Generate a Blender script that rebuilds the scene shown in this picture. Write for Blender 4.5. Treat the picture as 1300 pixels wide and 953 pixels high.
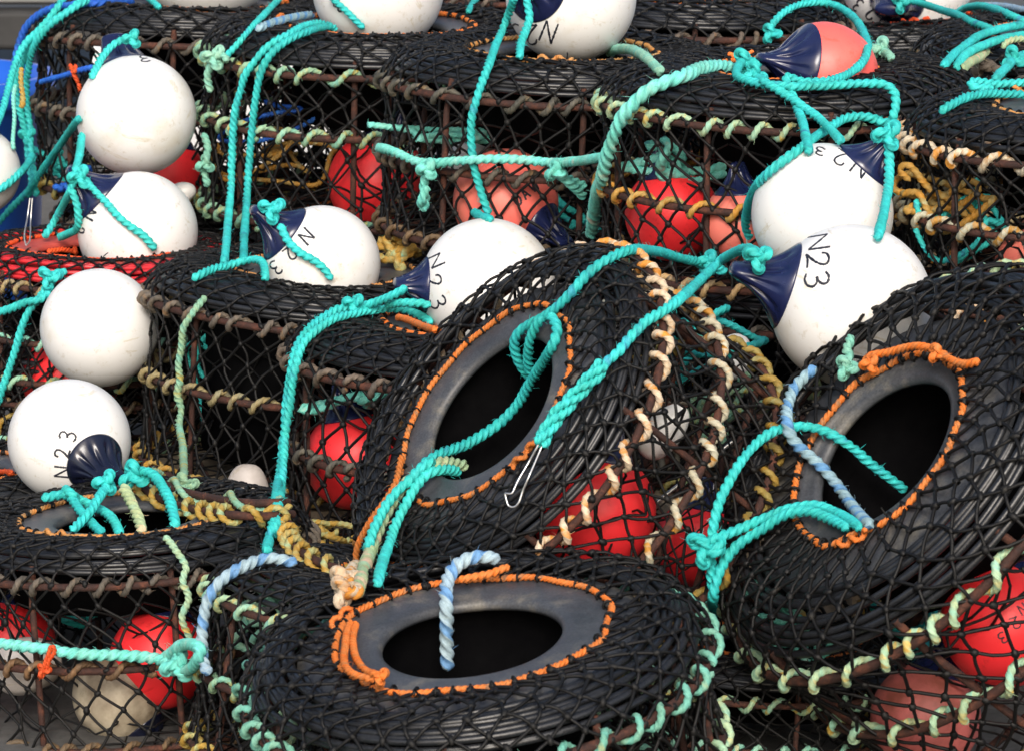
import bpy, math, random
import numpy as np
from mathutils import Vector, Matrix
from mathutils.bvhtree import BVHTree

# ------------------------------------------------------------------ camera, world, sun, exposure
S = bpy.context.scene
for o in list(bpy.data.objects):
    bpy.data.objects.remove(o)
COL = S.collection
FPX, CX, CY = 4600.0, 650.0, 476.5
PITCH = math.radians(11.5)
CAMH = 1.5
cam = bpy.data.cameras.new('camera')
camo = bpy.data.objects.new('camera', cam)
COL.objects.link(camo)
camo.location = (0, 0, CAMH)
camo.rotation_euler = (math.pi / 2 - PITCH, 0, 0)
cam.sensor_width = 36.0
cam.lens = FPX / 1300 * 36
cam.clip_start = 0.1
cam.clip_end = 3000
cam.dof.use_dof = True
cam.dof.focus_distance = 5.4
cam.dof.aperture_fstop = 16
S.camera = camo

SUN_EL, SUN_AZ = math.radians(34), math.radians(178)      # azimuth measured from +Y, clockwise
W_ = bpy.data.worlds.new('World')
S.world = W_
W_.use_nodes = True
nt = W_.node_tree
bg = nt.nodes['Background']
sky = nt.nodes.new('ShaderNodeTexSky')
sky.sky_type = 'NISHITA'
sky.sun_disc = False
sky.sun_elevation = SUN_EL
sky.sun_rotation = SUN_AZ
sky.dust_density = 4.0
sky.air_density = 1.0
sky.ozone_density = 0.6
nt.links.new(sky.outputs[0], bg.inputs[0])
bg.inputs[1].default_value = 0.15
sl = bpy.data.lights.new('sun', 'SUN')
sl.energy = 2.0
sl.angle = math.radians(24)
sl.color = (1.0, 0.965, 0.91)
so = bpy.data.objects.new('sun', sl)
COL.objects.link(so)
sd = Vector((math.sin(SUN_AZ) * math.cos(SUN_EL), math.cos(SUN_AZ) * math.cos(SUN_EL), math.sin(SUN_EL)))
so.rotation_euler = sd.to_track_quat('Z', 'Y').to_euler()
S.view_settings.view_transform = 'Standard'
S.view_settings.look = 'None'
S.view_settings.exposure = 0.34
S.view_settings.gamma = 1.0
S.render.resolution_x = 1024
S.render.resolution_y = 750
S.render.engine = 'CYCLES'
S.cycles.max_bounces = 6
S.cycles.diffuse_bounces = 3
S.cycles.glossy_bounces = 3

rng = np.random.default_rng(11)
random.seed(5)
PI = math.pi
CAM = np.array([0, 0, CAMH])
RT = np.array([1.0, 0, 0])
FW = np.array([0, math.cos(PITCH), -math.sin(PITCH)])
UP = np.array([0, math.sin(PITCH), math.cos(PITCH)])

def ray(px, py):
    """direction (with unit depth along the view axis) of a photograph pixel"""
    return FW + RT * ((px - CX) / FPX) + UP * (-(py - CY) / FPX)

def W(px, py, d):
    return CAM + ray(px, py) * d

def rframe(px, py, ix, iy, toward):
    """unit world vector from image direction (ix right, iy up) and its component towards the viewer"""
    v = ray(px, py); v = v / np.linalg.norm(v)
    r = RT - v * RT.dot(v); r /= np.linalg.norm(r)
    u = np.cross(r, v); u /= np.linalg.norm(u)
    L = math.hypot(ix, iy) or 1
    c = math.sqrt(max(0, 1 - toward * toward))
    return -v * toward + (r * ix + u * iy) / L * c

# ------------------------------------------------------------------ materials
def node_mat(name):
    m = bpy.data.materials.new(name)
    m.use_nodes = True
    t = m.node_tree
    return m, t, t.nodes['Principled BSDF'], t.nodes, t.links

def ramp(n, stops, interp='LINEAR'):
    r = n.new('ShaderNodeValToRGB')
    r.color_ramp.interpolation = interp
    e = r.color_ramp.elements
    while len(e) < len(stops): e.new(0.5)
    for k, (p, c) in enumerate(stops):
        e[k].position = p
        e[k].color = (*c, 1) if len(c) == 3 else c
    return r

def noise(n, l, vec, scale, detail=3, rough=0.6):
    x = n.new('ShaderNodeTexNoise')
    x.inputs['Scale'].default_value = scale
    x.inputs['Detail'].default_value = detail
    x.inputs['Roughness'].default_value = rough
    l.new(vec, x.inputs['Vector'])
    return x

def bumpn(n, l, h, b, strength=0.3, dist=0.001):
    u = n.new('ShaderNodeBump')
    u.inputs['Strength'].default_value = strength
    u.inputs['Distance'].default_value = dist
    l.new(h, u.inputs['Height'])
    l.new(u.outputs[0], b.inputs['Normal'])

def mix_rgb(n, l, f, a, b, mode='MIX'):
    x = n.new('ShaderNodeMix'); x.data_type = 'RGBA'; x.blend_type = mode
    for sock, v in ((0, f), (6, a), (7, b)):
        if isinstance(v, (int, float)): x.inputs[sock].default_value = v
        elif isinstance(v, tuple): x.inputs[sock].default_value = (*v, 1)
        else: l.new(v, x.inputs[sock])
    return x.outputs[2]

def surf_mat(name, stops, scale=20, rough=(0.5, 0.7), bump=0.2, bscale=200, bdist=0.001, fine=None, spec=0.5):
    m, t, b, n, l = node_mat(name)
    tc = n.new('ShaderNodeTexCoord')
    a = noise(n, l, tc.outputs['Object'], scale, 5, 0.65)
    r = ramp(n, stops)
    l.new(a.outputs[0], r.inputs[0])
    out = r.outputs[0]
    f = noise(n, l, tc.outputs['Object'], bscale, 3)
    if fine:
        fr = ramp(n, [(0.3, (1 - fine,) * 3), (0.75, (1 + fine,) * 3)])
        l.new(f.outputs[0], fr.inputs[0])
        out = mix_rgb(n, l, 1.0, out, fr.outputs[0], 'MULTIPLY')
    l.new(out, b.inputs['Base Color'])
    rr = n.new('ShaderNodeMapRange')
    rr.inputs[3].default_value, rr.inputs[4].default_value = rough
    l.new(a.outputs[0], rr.inputs[0]); l.new(rr.outputs[0], b.inputs['Roughness'])
    b.inputs['Specular IOR Level'].default_value = spec
    if bump: bumpn(n, l, f.outputs[0], b, bump, bdist)
    return m

def rope_mat(name, c1, c2, c3=None, patch=0.5, strand3=False, rough=0.62, pscale=14):
    """rope: u runs round the three strands, v along the length in metres"""
    m, t, b, n, l = node_mat(name)
    uv = n.new('ShaderNodeUVMap')
    sp = n.new('ShaderNodeSeparateXYZ'); l.new(uv.outputs[0], sp.inputs[0])
    # patches of colour along the length, different on each strand
    mu = n.new('ShaderNodeMath'); mu.operation = 'MULTIPLY'; mu.inputs[1].default_value = 3; l.new(sp.outputs[0], mu.inputs[0])
    fl = n.new('ShaderNodeMath'); fl.operation = 'FLOOR'; l.new(mu.outputs[0], fl.inputs[0])
    cb = n.new('ShaderNodeCombineXYZ'); l.new(fl.outputs[0], cb.inputs[0]); l.new(sp.outputs[1], cb.inputs[1])
    vm = n.new('ShaderNodeVectorMath'); vm.operation = 'MULTIPLY'; vm.inputs[1].default_value = (3.7, pscale, 1)
    l.new(cb.outputs[0], vm.inputs[0])
    pn = noise(n, l, vm.outputs[0], 1.0, 4, 0.7)
    lo, hi = 0.62 - patch * 0.3 - .06, 0.62 - patch * 0.3 + .1
    stops = [(lo, c1), (hi, c2)]
    if c3: stops += [(min(.97, hi + .09), c3)]
    r = ramp(n, stops); l.new(pn.outputs[0], r.inputs[0])
    col = r.outputs[0]
    if strand3:      # one strand of another colour
        cmp_ = n.new('ShaderNodeMath'); cmp_.operation = 'GREATER_THAN'; cmp_.inputs[1].default_value = 1.5
        l.new(fl.outputs[0], cmp_.inputs[0])
        col = mix_rgb(n, l, cmp_.outputs[0], col, strand3)
    # fibres
    fv = n.new('ShaderNodeVectorMath'); fv.operation = 'MULTIPLY'; fv.inputs[1].default_value = (42, 160, 1)
    l.new(uv.outputs[0], fv.inputs[0])
    fn = noise(n, l, fv.outputs[0], 1.0, 3, 0.7)
    fr = ramp(n, [(0.25, (0.45,) * 3), (0.5, (0.95,) * 3), (0.8, (1.5,) * 3)]); l.new(fn.outputs[0], fr.inputs[0])
    col = mix_rgb(n, l, 0.75, col, fr.outputs[0], 'MULTIPLY')
    oi = n.new('ShaderNodeObjectInfo')
    vr_ = ramp(n, [(0.0, (0.72, 0.80, 0.80)), (0.35, (1, 1, 1)), (0.7, (1.05, 0.97, 0.96)), (1.0, (1.2, 1.06, 1.02))]); l.new(oi.outputs['Random'], vr_.inputs[0])
    col = mix_rgb(n, l, 1.0, col, vr_.outputs[0], 'MULTIPLY')
    tc = n.new('ShaderNodeTexCoord')
    gn = noise(n, l, tc.outputs['Object'], 16, 5, 0.7)
    gr = ramp(n, [(0.42, (1, 1, 1)), (0.62, (0.78, 0.76, 0.70)), (0.78, (0.45, 0.40, 0.33))]); l.new(gn.outputs[0], gr.inputs[0])
    col = mix_rgb(n, l, 0.8, col, gr.outputs[0], 'MULTIPLY')
    l.new(col, b.inputs['Base Color'])
    b.inputs['Roughness'].default_value = rough
    b.inputs['Specular IOR Level'].default_value = 0.35
    bumpn(n, l, fn.outputs[0], b, 0.5, 0.0012)
    return m

TEAL = (0.03, 0.50, 0.50)
M = {}
M['teal'] = rope_mat('teal_rope', (0.04, 0.60, 0.58), (0.035, 0.50, 0.52), (0.05, 0.26, 0.48), 0.42, pscale=9)
M['teal_worn'] = rope_mat('worn_teal_rope', (0.16, 0.66, 0.58), (0.24, 0.66, 0.58), (0.5, 0.52, 0.44), 0.4)
M['mint'] = rope_mat('mint_rope', (0.20, 0.54, 0.44), (0.30, 0.56, 0.42), (0.55, 0.42, 0.14), 0.4)
M['mint_yellow'] = rope_mat('mint_and_yellow_rope', (0.25, 0.54, 0.42), (0.36, 0.52, 0.32), (0.56, 0.4, 0.08), 0.58, pscale=22)
M['yellow_green'] = rope_mat('yellow_green_rope', (0.42, 0.27, 0.05), (0.36, 0.42, 0.2), (0.22, 0.46, 0.34), 0.35, pscale=26)
M['gold'] = rope_mat('gold_rope', (0.46, 0.24, 0.035), (0.38, 0.28, 0.09), (0.42, 0.44, 0.26), 0.5)
M['grey'] = rope_mat('weathered_grey_twine', (0.075, 0.07, 0.06), (0.14, 0.12, 0.095), (0.26, 0.16, 0.08), 0.5)
M['brown'] = rope_mat('brown_twine', (0.16, 0.10, 0.05), (0.10, 0.075, 0.05), (0.3, 0.2, 0.1), 0.5)
M['tan'] = rope_mat('tan_twine', (0.38, 0.32, 0.2), (0.42, 0.3, 0.14), (0.2, 0.17, 0.12), 0.6)
M['cream'] = rope_mat('cream_rope_with_rust_stains', (0.62, 0.57, 0.45), (0.55, 0.5, 0.38), (0.55, 0.25, 0.04), 0.75, pscale=26)
M['blue_white'] = rope_mat('blue_flecked_rope', (0.32, 0.48, 0.56), (0.26, 0.42, 0.55), (0.4, 0.38, 0.26), 0.35, strand3=(0.13, 0.31, 0.58))
M['blue'] = rope_mat('blue_rope', (0.02, 0.12, 0.62), (0.03, 0.2, 0.7), (0.5, 0.6, 0.8), 0.3)
M['sage'] = rope_mat('faded_sage_rope', (0.3, 0.48, 0.34), (0.36, 0.5, 0.28), (0.62, 0.45, 0.32), 0.7)
M['orange'] = rope_mat('orange_rope', (0.72, 0.17, 0.02), (0.6, 0.2, 0.05), (0.32, 0.16, 0.08), 0.55, pscale=22)
M['orange_red'] = rope_mat('orange_red_rope', (0.8, 0.09, 0.02), (0.65, 0.1, 0.02), (0.3, 0.1, 0.05), 0.4)
M['orange_tan'] = rope_mat('faded_orange_rope', (0.62, 0.24, 0.05), (0.5, 0.28, 0.1), (0.3, 0.18, 0.09), 0.6, pscale=22)
M['hose'] = surf_mat('black_plastic_hose', [(0.3, (0.010, 0.011, 0.0135)), (0.62, (0.018, 0.0195, 0.023)), (0.82, (0.055, 0.052, 0.047))], 34, (0.24, 0.46), 0.3, 400, 0.0009, spec=0.5, fine=0.35)
M['hose_red'] = surf_mat('red_plastic_hose', [(0.3, (0.55, 0.02, 0.03)), (0.7, (0.7, 0.04, 0.05))], 30, (0.3, 0.5), 0.1, 300, 0.0006)
M['net'] = surf_mat('black_net_twine', [(0.45, (0.003, 0.003, 0.0034)), (0.66, (0.006, 0.0058, 0.0055)), (0.88, (0.06, 0.052, 0.04))], 38, (0.42, 0.7), 0.5, 900, 0.0008, spec=0.3)
M['sleeve'] = surf_mat('black_shade_sleeve', [(0.3, (0.002, 0.002, 0.0025)), (0.7, (0.004, 0.004, 0.0045))], 30, (0.9, 0.98), 0.2, spec=0.03)  # darkness of the pot interiors put into the colour
M['plastic'] = surf_mat('grey_black_moulded_plastic', [(0.3, (0.036, 0.039, 0.045)), (0.54, (0.058, 0.062, 0.07)), (0.70, (0.14, 0.13, 0.11))], 14, (0.38, 0.6), 0.12, 300, 0.0005, fine=0.35)
M['plastic_red'] = surf_mat('red_moulded_plastic', [(0.3, (0.5, 0.05, 0.04)), (0.7, (0.6, 0.12, 0.09))], 14, (0.4, 0.6), 0.1, 300)
M['rust'] = surf_mat('rusty_steel', [(0.25, (0.012, 0.006, 0.005)), (0.5, (0.042, 0.014, 0.009)), (0.68, (0.11, 0.036, 0.019)), (0.85, (0.2, 0.085, 0.055))], 45, (0.7, 0.95), 0.9, 260, 0.002, fine=0.3)
M['steel'] = surf_mat('bright_steel_wire', [(0.3, (0.5, 0.5, 0.5)), (0.7, (0.7, 0.7, 0.68))], 60, (0.22, 0.4), 0)
M['steel'].node_tree.nodes['Principled BSDF'].inputs['Metallic'].default_value = 0.85
M['ink'] = surf_mat('black_marker_ink', [(0.3, (0.01, 0.011, 0.02)), (0.7, (0.02, 0.022, 0.035))], 60, (0.4, 0.6), 0)
M['ink_purple'] = surf_mat('purple_marker_ink', [(0.3, (0.2, 0.02, 0.09)), (0.7, (0.26, 0.03, 0.12))], 60, (0.5, 0.6), 0)
M['wood'] = surf_mat('weathered_timber', [(0.3, (0.16, 0.12, 0.08)), (0.7, (0.3, 0.25, 0.18))], 12, (0.7, 0.9), 0.5, 80, 0.002, fine=0.3)

def buoy_mat(name, base, dirt, rough=0.34, dirt_lo=0.6, dirt_hi=0.85):
    m, t, b, n, l = node_mat(name)
    tc = n.new('ShaderNodeTexCoord')
    oi = n.new('ShaderNodeObjectInfo')
    ad = n.new('ShaderNodeVectorMath'); ad.operation = 'ADD'
    sc = n.new('ShaderNodeVectorMath'); sc.operation = 'SCALE'; sc.inputs['Scale'].default_value = 37.0
    cb = n.new('ShaderNodeCombineXYZ'); l.new(oi.outputs['Random'], cb.inputs[0]); l.new(oi.outputs['Random'], cb.inputs[1])
    l.new(cb.outputs[0], sc.inputs[0])
    l.new(tc.outputs['Object'], ad.inputs[0]); l.new(sc.outputs[0], ad.inputs[1])
    big = noise(n, l, ad.outputs[0], 9, 5, 0.6)
    r = ramp(n, [(dirt_lo, base), (dirt_hi, dirt)]); l.new(big.outputs[0], r.inputs[0])
    sm = noise(n, l, ad.outputs[0], 60, 6, 0.75)
    r2 = ramp(n, [(0.56, (1, 1, 1)), (0.70, (0.72, 0.66, 0.55))]); l.new(sm.outputs[0], r2.inputs[0])
    c = mix_rgb(n, l, 0.85, r.outputs[0], r2.outputs[0], 'MULTIPLY')
    mp = n.new('ShaderNodeMapping'); mp.inputs['Scale'].default_value = (9, 70, 14); mp.inputs['Rotation'].default_value = (0.4, 0.9, 0.3)
    l.new(ad.outputs[0], mp.inputs[0])
    sn = noise(n, l, mp.outputs[0], 1.0, 4, 0.6)
    r3 = ramp(n, [(0.63, (1, 1, 1)), (0.68, (0.80, 0.74, 0.60)), (0.71, (0.97, 0.96, 0.93))]); l.new(sn.outputs[0], r3.inputs[0])
    c = mix_rgb(n, l, 0.8, c, r3.outputs[0], 'MULTIPLY')
    l.new(c, b.inputs['Base Color'])
    rr = n.new('ShaderNodeMapRange'); rr.inputs[3].default_value = rough - .06; rr.inputs[4].default_value = rough + .16
    l.new(sm.outputs[0], rr.inputs[0]); l.new(rr.outputs[0], b.inputs['Roughness'])
    b.inputs['Subsurface Weight'].default_value = 0.0
    bumpn(n, l, big.outputs[0], b, 0.12, 0.004)
    return m
M['white'] = buoy_mat('white_vinyl', (0.76, 0.76, 0.75), (0.62, 0.58, 0.48), 0.34, 0.54, 0.8)
M['dirty_white'] = buoy_mat('grubby_white_foam', (0.62, 0.58, 0.56), (0.28, 0.24, 0.2), 0.6, 0.4, 0.7)
M['cream_dirty'] = buoy_mat('grubby_cream_vinyl', (0.55, 0.48, 0.36), (0.16, 0.12, 0.08), 0.5, 0.42, 0.62)
M['red'] = buoy_mat('red_vinyl', (0.92, 0.03, 0.038), (0.85, 0.08, 0.07), 0.42)
M['salmon'] = buoy_mat('faded_salmon_vinyl', (0.82, 0.15, 0.12), (0.75, 0.22, 0.16), 0.45, 0.4, 0.7)
M['pink'] = buoy_mat('coral_pink_vinyl', (0.86, 0.13, 0.11), (0.8, 0.2, 0.15), 0.4, 0.5, 0.8)
M['pink_dirty'] = buoy_mat('grubby_pink_vinyl', (0.62, 0.16, 0.15), (0.25, 0.07, 0.05), 0.5, 0.45, 0.65)
M['navy'] = surf_mat('navy_vinyl', [(0.3, (0.006, 0.01, 0.045)), (0.7, (0.014, 0.02, 0.075))], 25, (0.16, 0.34), 0.1, 120, 0.001, spec=0.6)
M['black_cap'] = surf_mat('blue_black_vinyl', [(0.3, (0.004, 0.006, 0.018)), (0.7, (0.008, 0.01, 0.028))], 25, (0.14, 0.3), 0.1, 120, 0.001, spec=0.6)

# ------------------------------------------------------------------ mesh helpers
def mesh_np(name, V, F, mat=None, uv=None, smooth=True, parent=None, local=None):
    V = np.asarray(V, dtype=np.float32); F = np.asarray(F, dtype=np.int32)
    me = bpy.data.meshes.new(name)
    k = F.shape[1]
    me.vertices.add(len(V)); me.vertices.foreach_set('co', V.ravel())
    me.loops.add(F.size); me.loops.foreach_set('vertex_index', F.ravel())
    me.polygons.add(len(F))
    me.polygons.foreach_set('loop_start', np.arange(0, F.size, k, dtype=np.int32))
    me.polygons.foreach_set('loop_total', np.full(len(F), k, dtype=np.int32))
    me.polygons.foreach_set('use_smooth', np.full(len(F), smooth, dtype=bool))
    if uv is not None:
        u = me.uv_layers.new(name='UVMap')
        u.data.foreach_set('uv', np.asarray(uv, dtype=np.float32)[F.ravel()].ravel())
    me.update(calc_edges=True)
    me.validate()
    if mat is not None: me.materials.append(M[mat] if isinstance(mat, str) else mat)
    o = bpy.data.objects.new(name, me)
    COL.objects.link(o)
    if parent is not None: o.parent = parent
    return o

def join(parts):
    Vs, Fs, n = [], [], 0
    for V, F in parts:
        Vs.append(V); Fs.append(np.asarray(F) + n); n += len(V)
    return np.concatenate(Vs), np.concatenate(Fs)

def norm(a): return a / (np.linalg.norm(a, axis=-1, keepdims=True) + 1e-12)

def tubes(P, up, r, ns=5):
    """many short tubes at once: P (m,k,3), up (m,k,3) or (m,1,3), radius r scalar or (m,k)"""
    m, k, _ = P.shape
    T = np.empty_like(P)
    T[:, 1:-1] = P[:, 2:] - P[:, :-2]; T[:, 0] = P[:, 1] - P[:, 0]; T[:, -1] = P[:, -1] - P[:, -2]
    T = norm(T)
    X = norm(np.cross(T, up)); Y = np.cross(X, T)
    a = np.arange(ns) / ns * 2 * PI
    rr = np.broadcast_to(r, (m, k))[..., None, None]
    V = P[:, :, None] + rr * (X[:, :, None] * np.cos(a)[None, None, :, None] + Y[:, :, None] * np.sin(a)[None, None, :, None])
    V = V.reshape(-1, 3)
    i = np.arange(m)[:, None, None] * k * ns; j = np.arange(k - 1)[None, :, None] * ns; s = np.arange(ns)[None, None, :]
    s2 = (s + 1) % ns
    F = np.stack([i + j + s, i + j + s2, i + j + ns + s2, i + j + ns + s], -1).reshape(-1, 4)
    return V, F

def transport(P):
    n = len(P)
    T = np.empty_like(P); T[1:-1] = P[2:] - P[:-2]; T[0] = P[1] - P[0]; T[-1] = P[-1] - P[-2]
    T = norm(T)
    a = np.array([0, 0, 1.0]) if abs(T[0][2]) < 0.9 else np.array([1.0, 0, 0])
    N = np.empty_like(P)
    v = a - T[0] * a.dot(T[0]); N[0] = v / np.linalg.norm(v)
    for i in range(1, n):
        v = N[i - 1] - T[i] * N[i - 1].dot(T[i])
        N[i] = v / (np.linalg.norm(v) + 1e-12)
    return T, N

def resample(P, ds, closed=False):
    if closed: P = np.vstack([P, P[:1]])
    L = np.r_[0, np.cumsum(np.linalg.norm(np.diff(P, axis=0), axis=1))]
    n = max(3, int(L[-1] / ds) + 1)
    s = np.linspace(0, L[-1], n)
    return np.stack([np.interp(s, L, P[:, k]) for k in range(P.shape[1])], 1)

def catmull(P, m=10):
    P = np.asarray(P, float)
    Q = np.vstack([2 * P[0] - P[1], P, 2 * P[-1] - P[-2]])
    t = np.linspace(0, 1, m, endpoint=False)[:, None]
    out = []
    for i in range(1, len(Q) - 2):
        a, b, c, d = Q[i - 1], Q[i], Q[i + 1], Q[i + 2]
        out.append(0.5 * (2 * b + (c - a) * t + (2 * a - 5 * b + 4 * c - d) * t ** 2 + (3 * b - a - 3 * c + d) * t ** 3))
    out.append(P[-1:])
    return np.vstack(out)

def rope_geo(P, r, ns=12, step=0.36, pitch=4.9, depth=0.40, frame=None, fuzz=0.0):
    """three-strand laid rope along centre line P"""
    P = resample(np.asarray(P, float), r * step)
    n = len(P)
    T, N = transport(P) if frame is None else frame(P)
    B = np.cross(T, N)
    s = np.arange(n) * r * step
    s = np.r_[0, np.cumsum(np.linalg.norm(np.diff(P, axis=0), axis=1))]
    tw = -2 * PI * s / (r * pitch)
    th = np.arange(ns + 1) / ns * 2 * PI
    rad = r * ((1 - depth) + depth * np.abs(np.cos(1.5 * th)))
    wob = 1 + 0.05 * np.interp(s, np.linspace(0, s[-1], max(3, int(s[-1] / .02))), rng.normal(size=max(3, int(s[-1] / .02))))
    rad = rad[None, :] * wob[:, None]
    rad[0] *= 0.04; rad[-1] *= 0.04; rad[1] *= 0.75; rad[-2] *= 0.75
    A = th[None, :] + tw[:, None] + PI / 3
    V = P[:, None] + rad[..., None] * (N[:, None] * np.cos(A)[..., None] + B[:, None] * np.sin(A)[..., None])
    uv = np.stack([np.broadcast_to(th / (2 * PI), (n, ns + 1)), np.broadcast_to(s[:, None], (n, ns + 1))], -1)
    i = np.arange(n - 1)[:, None] * (ns + 1); j = np.arange(ns)[None]
    F = np.stack([i + j, i + j + 1, i + j + ns + 2, i + j + ns + 1], -1).reshape(-1, 4)
    V = V.reshape(-1, 3); uv = uv.reshape(-1, 2)
    if fuzz > 0:                                  # stray fibres
        k = int(s[-1] * fuzz)
        if k:
            idx = rng.integers(2, n - 2, k)
            a = rng.uniform(0, 2 * PI, k)
            d0 = N[idx] * np.cos(a)[:, None] + B[idx] * np.sin(a)[:, None]
            d1 = norm(d0 * 0.6 + T[idx] * rng.choice([-1, 1], k)[:, None] + rng.normal(size=(k, 3)) * 0.5)
            Lf = rng.uniform(0.4, 1.3, k)[:, None] * r
            Q = np.stack([P[idx] + d0 * r * 0.85, P[idx] + d0 * r * 1.05 + d1 * Lf * .5, P[idx] + d0 * r * 1.05 + d1 * Lf + rng.normal(size=(k, 3)) * r * .15], 1)
            fv, ff = tubes(Q, d0[:, None] + 0.01, np.array([[0.00035, 0.0003, 0.0001]]), 3)
            F = np.vstack([F, ff + len(V)]); V = np.vstack([V, fv])
            uv = np.vstack([uv, np.repeat(np.stack([rng.random(k), rng.random(k)], 1), 9, 0)])
    return V, F, uv

def join_uv(parts):
    Vs, Fs, U, n = [], [], [], 0
    for V, F, u in parts:
        Vs.append(V); Fs.append(F + n); U.append(u); n += len(V)
    return np.concatenate(Vs), np.concatenate(Fs), np.concatenate(U)

def revolve(prof, n=96):
    """prof list of (r,z)"""
    p = np.array(prof); k = len(p)
    a = np.arange(n) / n * 2 * PI
    V = np.stack([np.cos(a)[:, None] * p[None, :, 0], np.sin(a)[:, None] * p[None, :, 0], np.broadcast_to(p[None, :, 1], (n, k))], -1).reshape(-1, 3)
    i = np.arange(n)[:, None]; j = np.arange(k - 1)[None]
    i2 = (i + 1) % n
    F = np.stack([i * k + j, i2 * k + j, i2 * k + j + 1, i * k + j + 1], -1).reshape(-1, 4)
    return V, F

def boxes(L):
    Vs, Fs = [], []
    for k, (x0, x1, y0, y1, z0, z1) in enumerate(L):
        Vs.append(np.array([[x, y, z] for x in (x0, x1) for y in (y0, y1) for z in (z0, z1)], float))
        Fs.append(np.array([[0, 1, 3, 2], [4, 6, 7, 5], [0, 4, 5, 1], [2, 3, 7, 6], [0, 2, 6, 4], [1, 5, 7, 3]]) + 8 * k)
    return np.concatenate(Vs), np.concatenate(Fs)

def empty(name, loc=(0, 0, 0)):
    o = bpy.data.objects.new(name, None)
    o.empty_display_size = 0.05
    COL.objects.link(o)
    o.location = loc
    return o

def tag(o, label=None, cat=None, group=None, kind=None):
    if label: o['label'] = label
    if cat: o['category'] = cat
    if group: o['group'] = group
    if kind: o['kind'] = kind
    return o

# ------------------------------------------------------------------ lobster pots
R0 = 0.31
PROXY = []            # solid stand-ins used only to work out where ropes lie; never linked

def smooth_noise(n, amp, k=3):
    x = rng.normal(size=n) * amp
    for _ in range(k): x = (np.roll(x, 1) + x + np.roll(x, -1)) / 3
    return x

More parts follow.
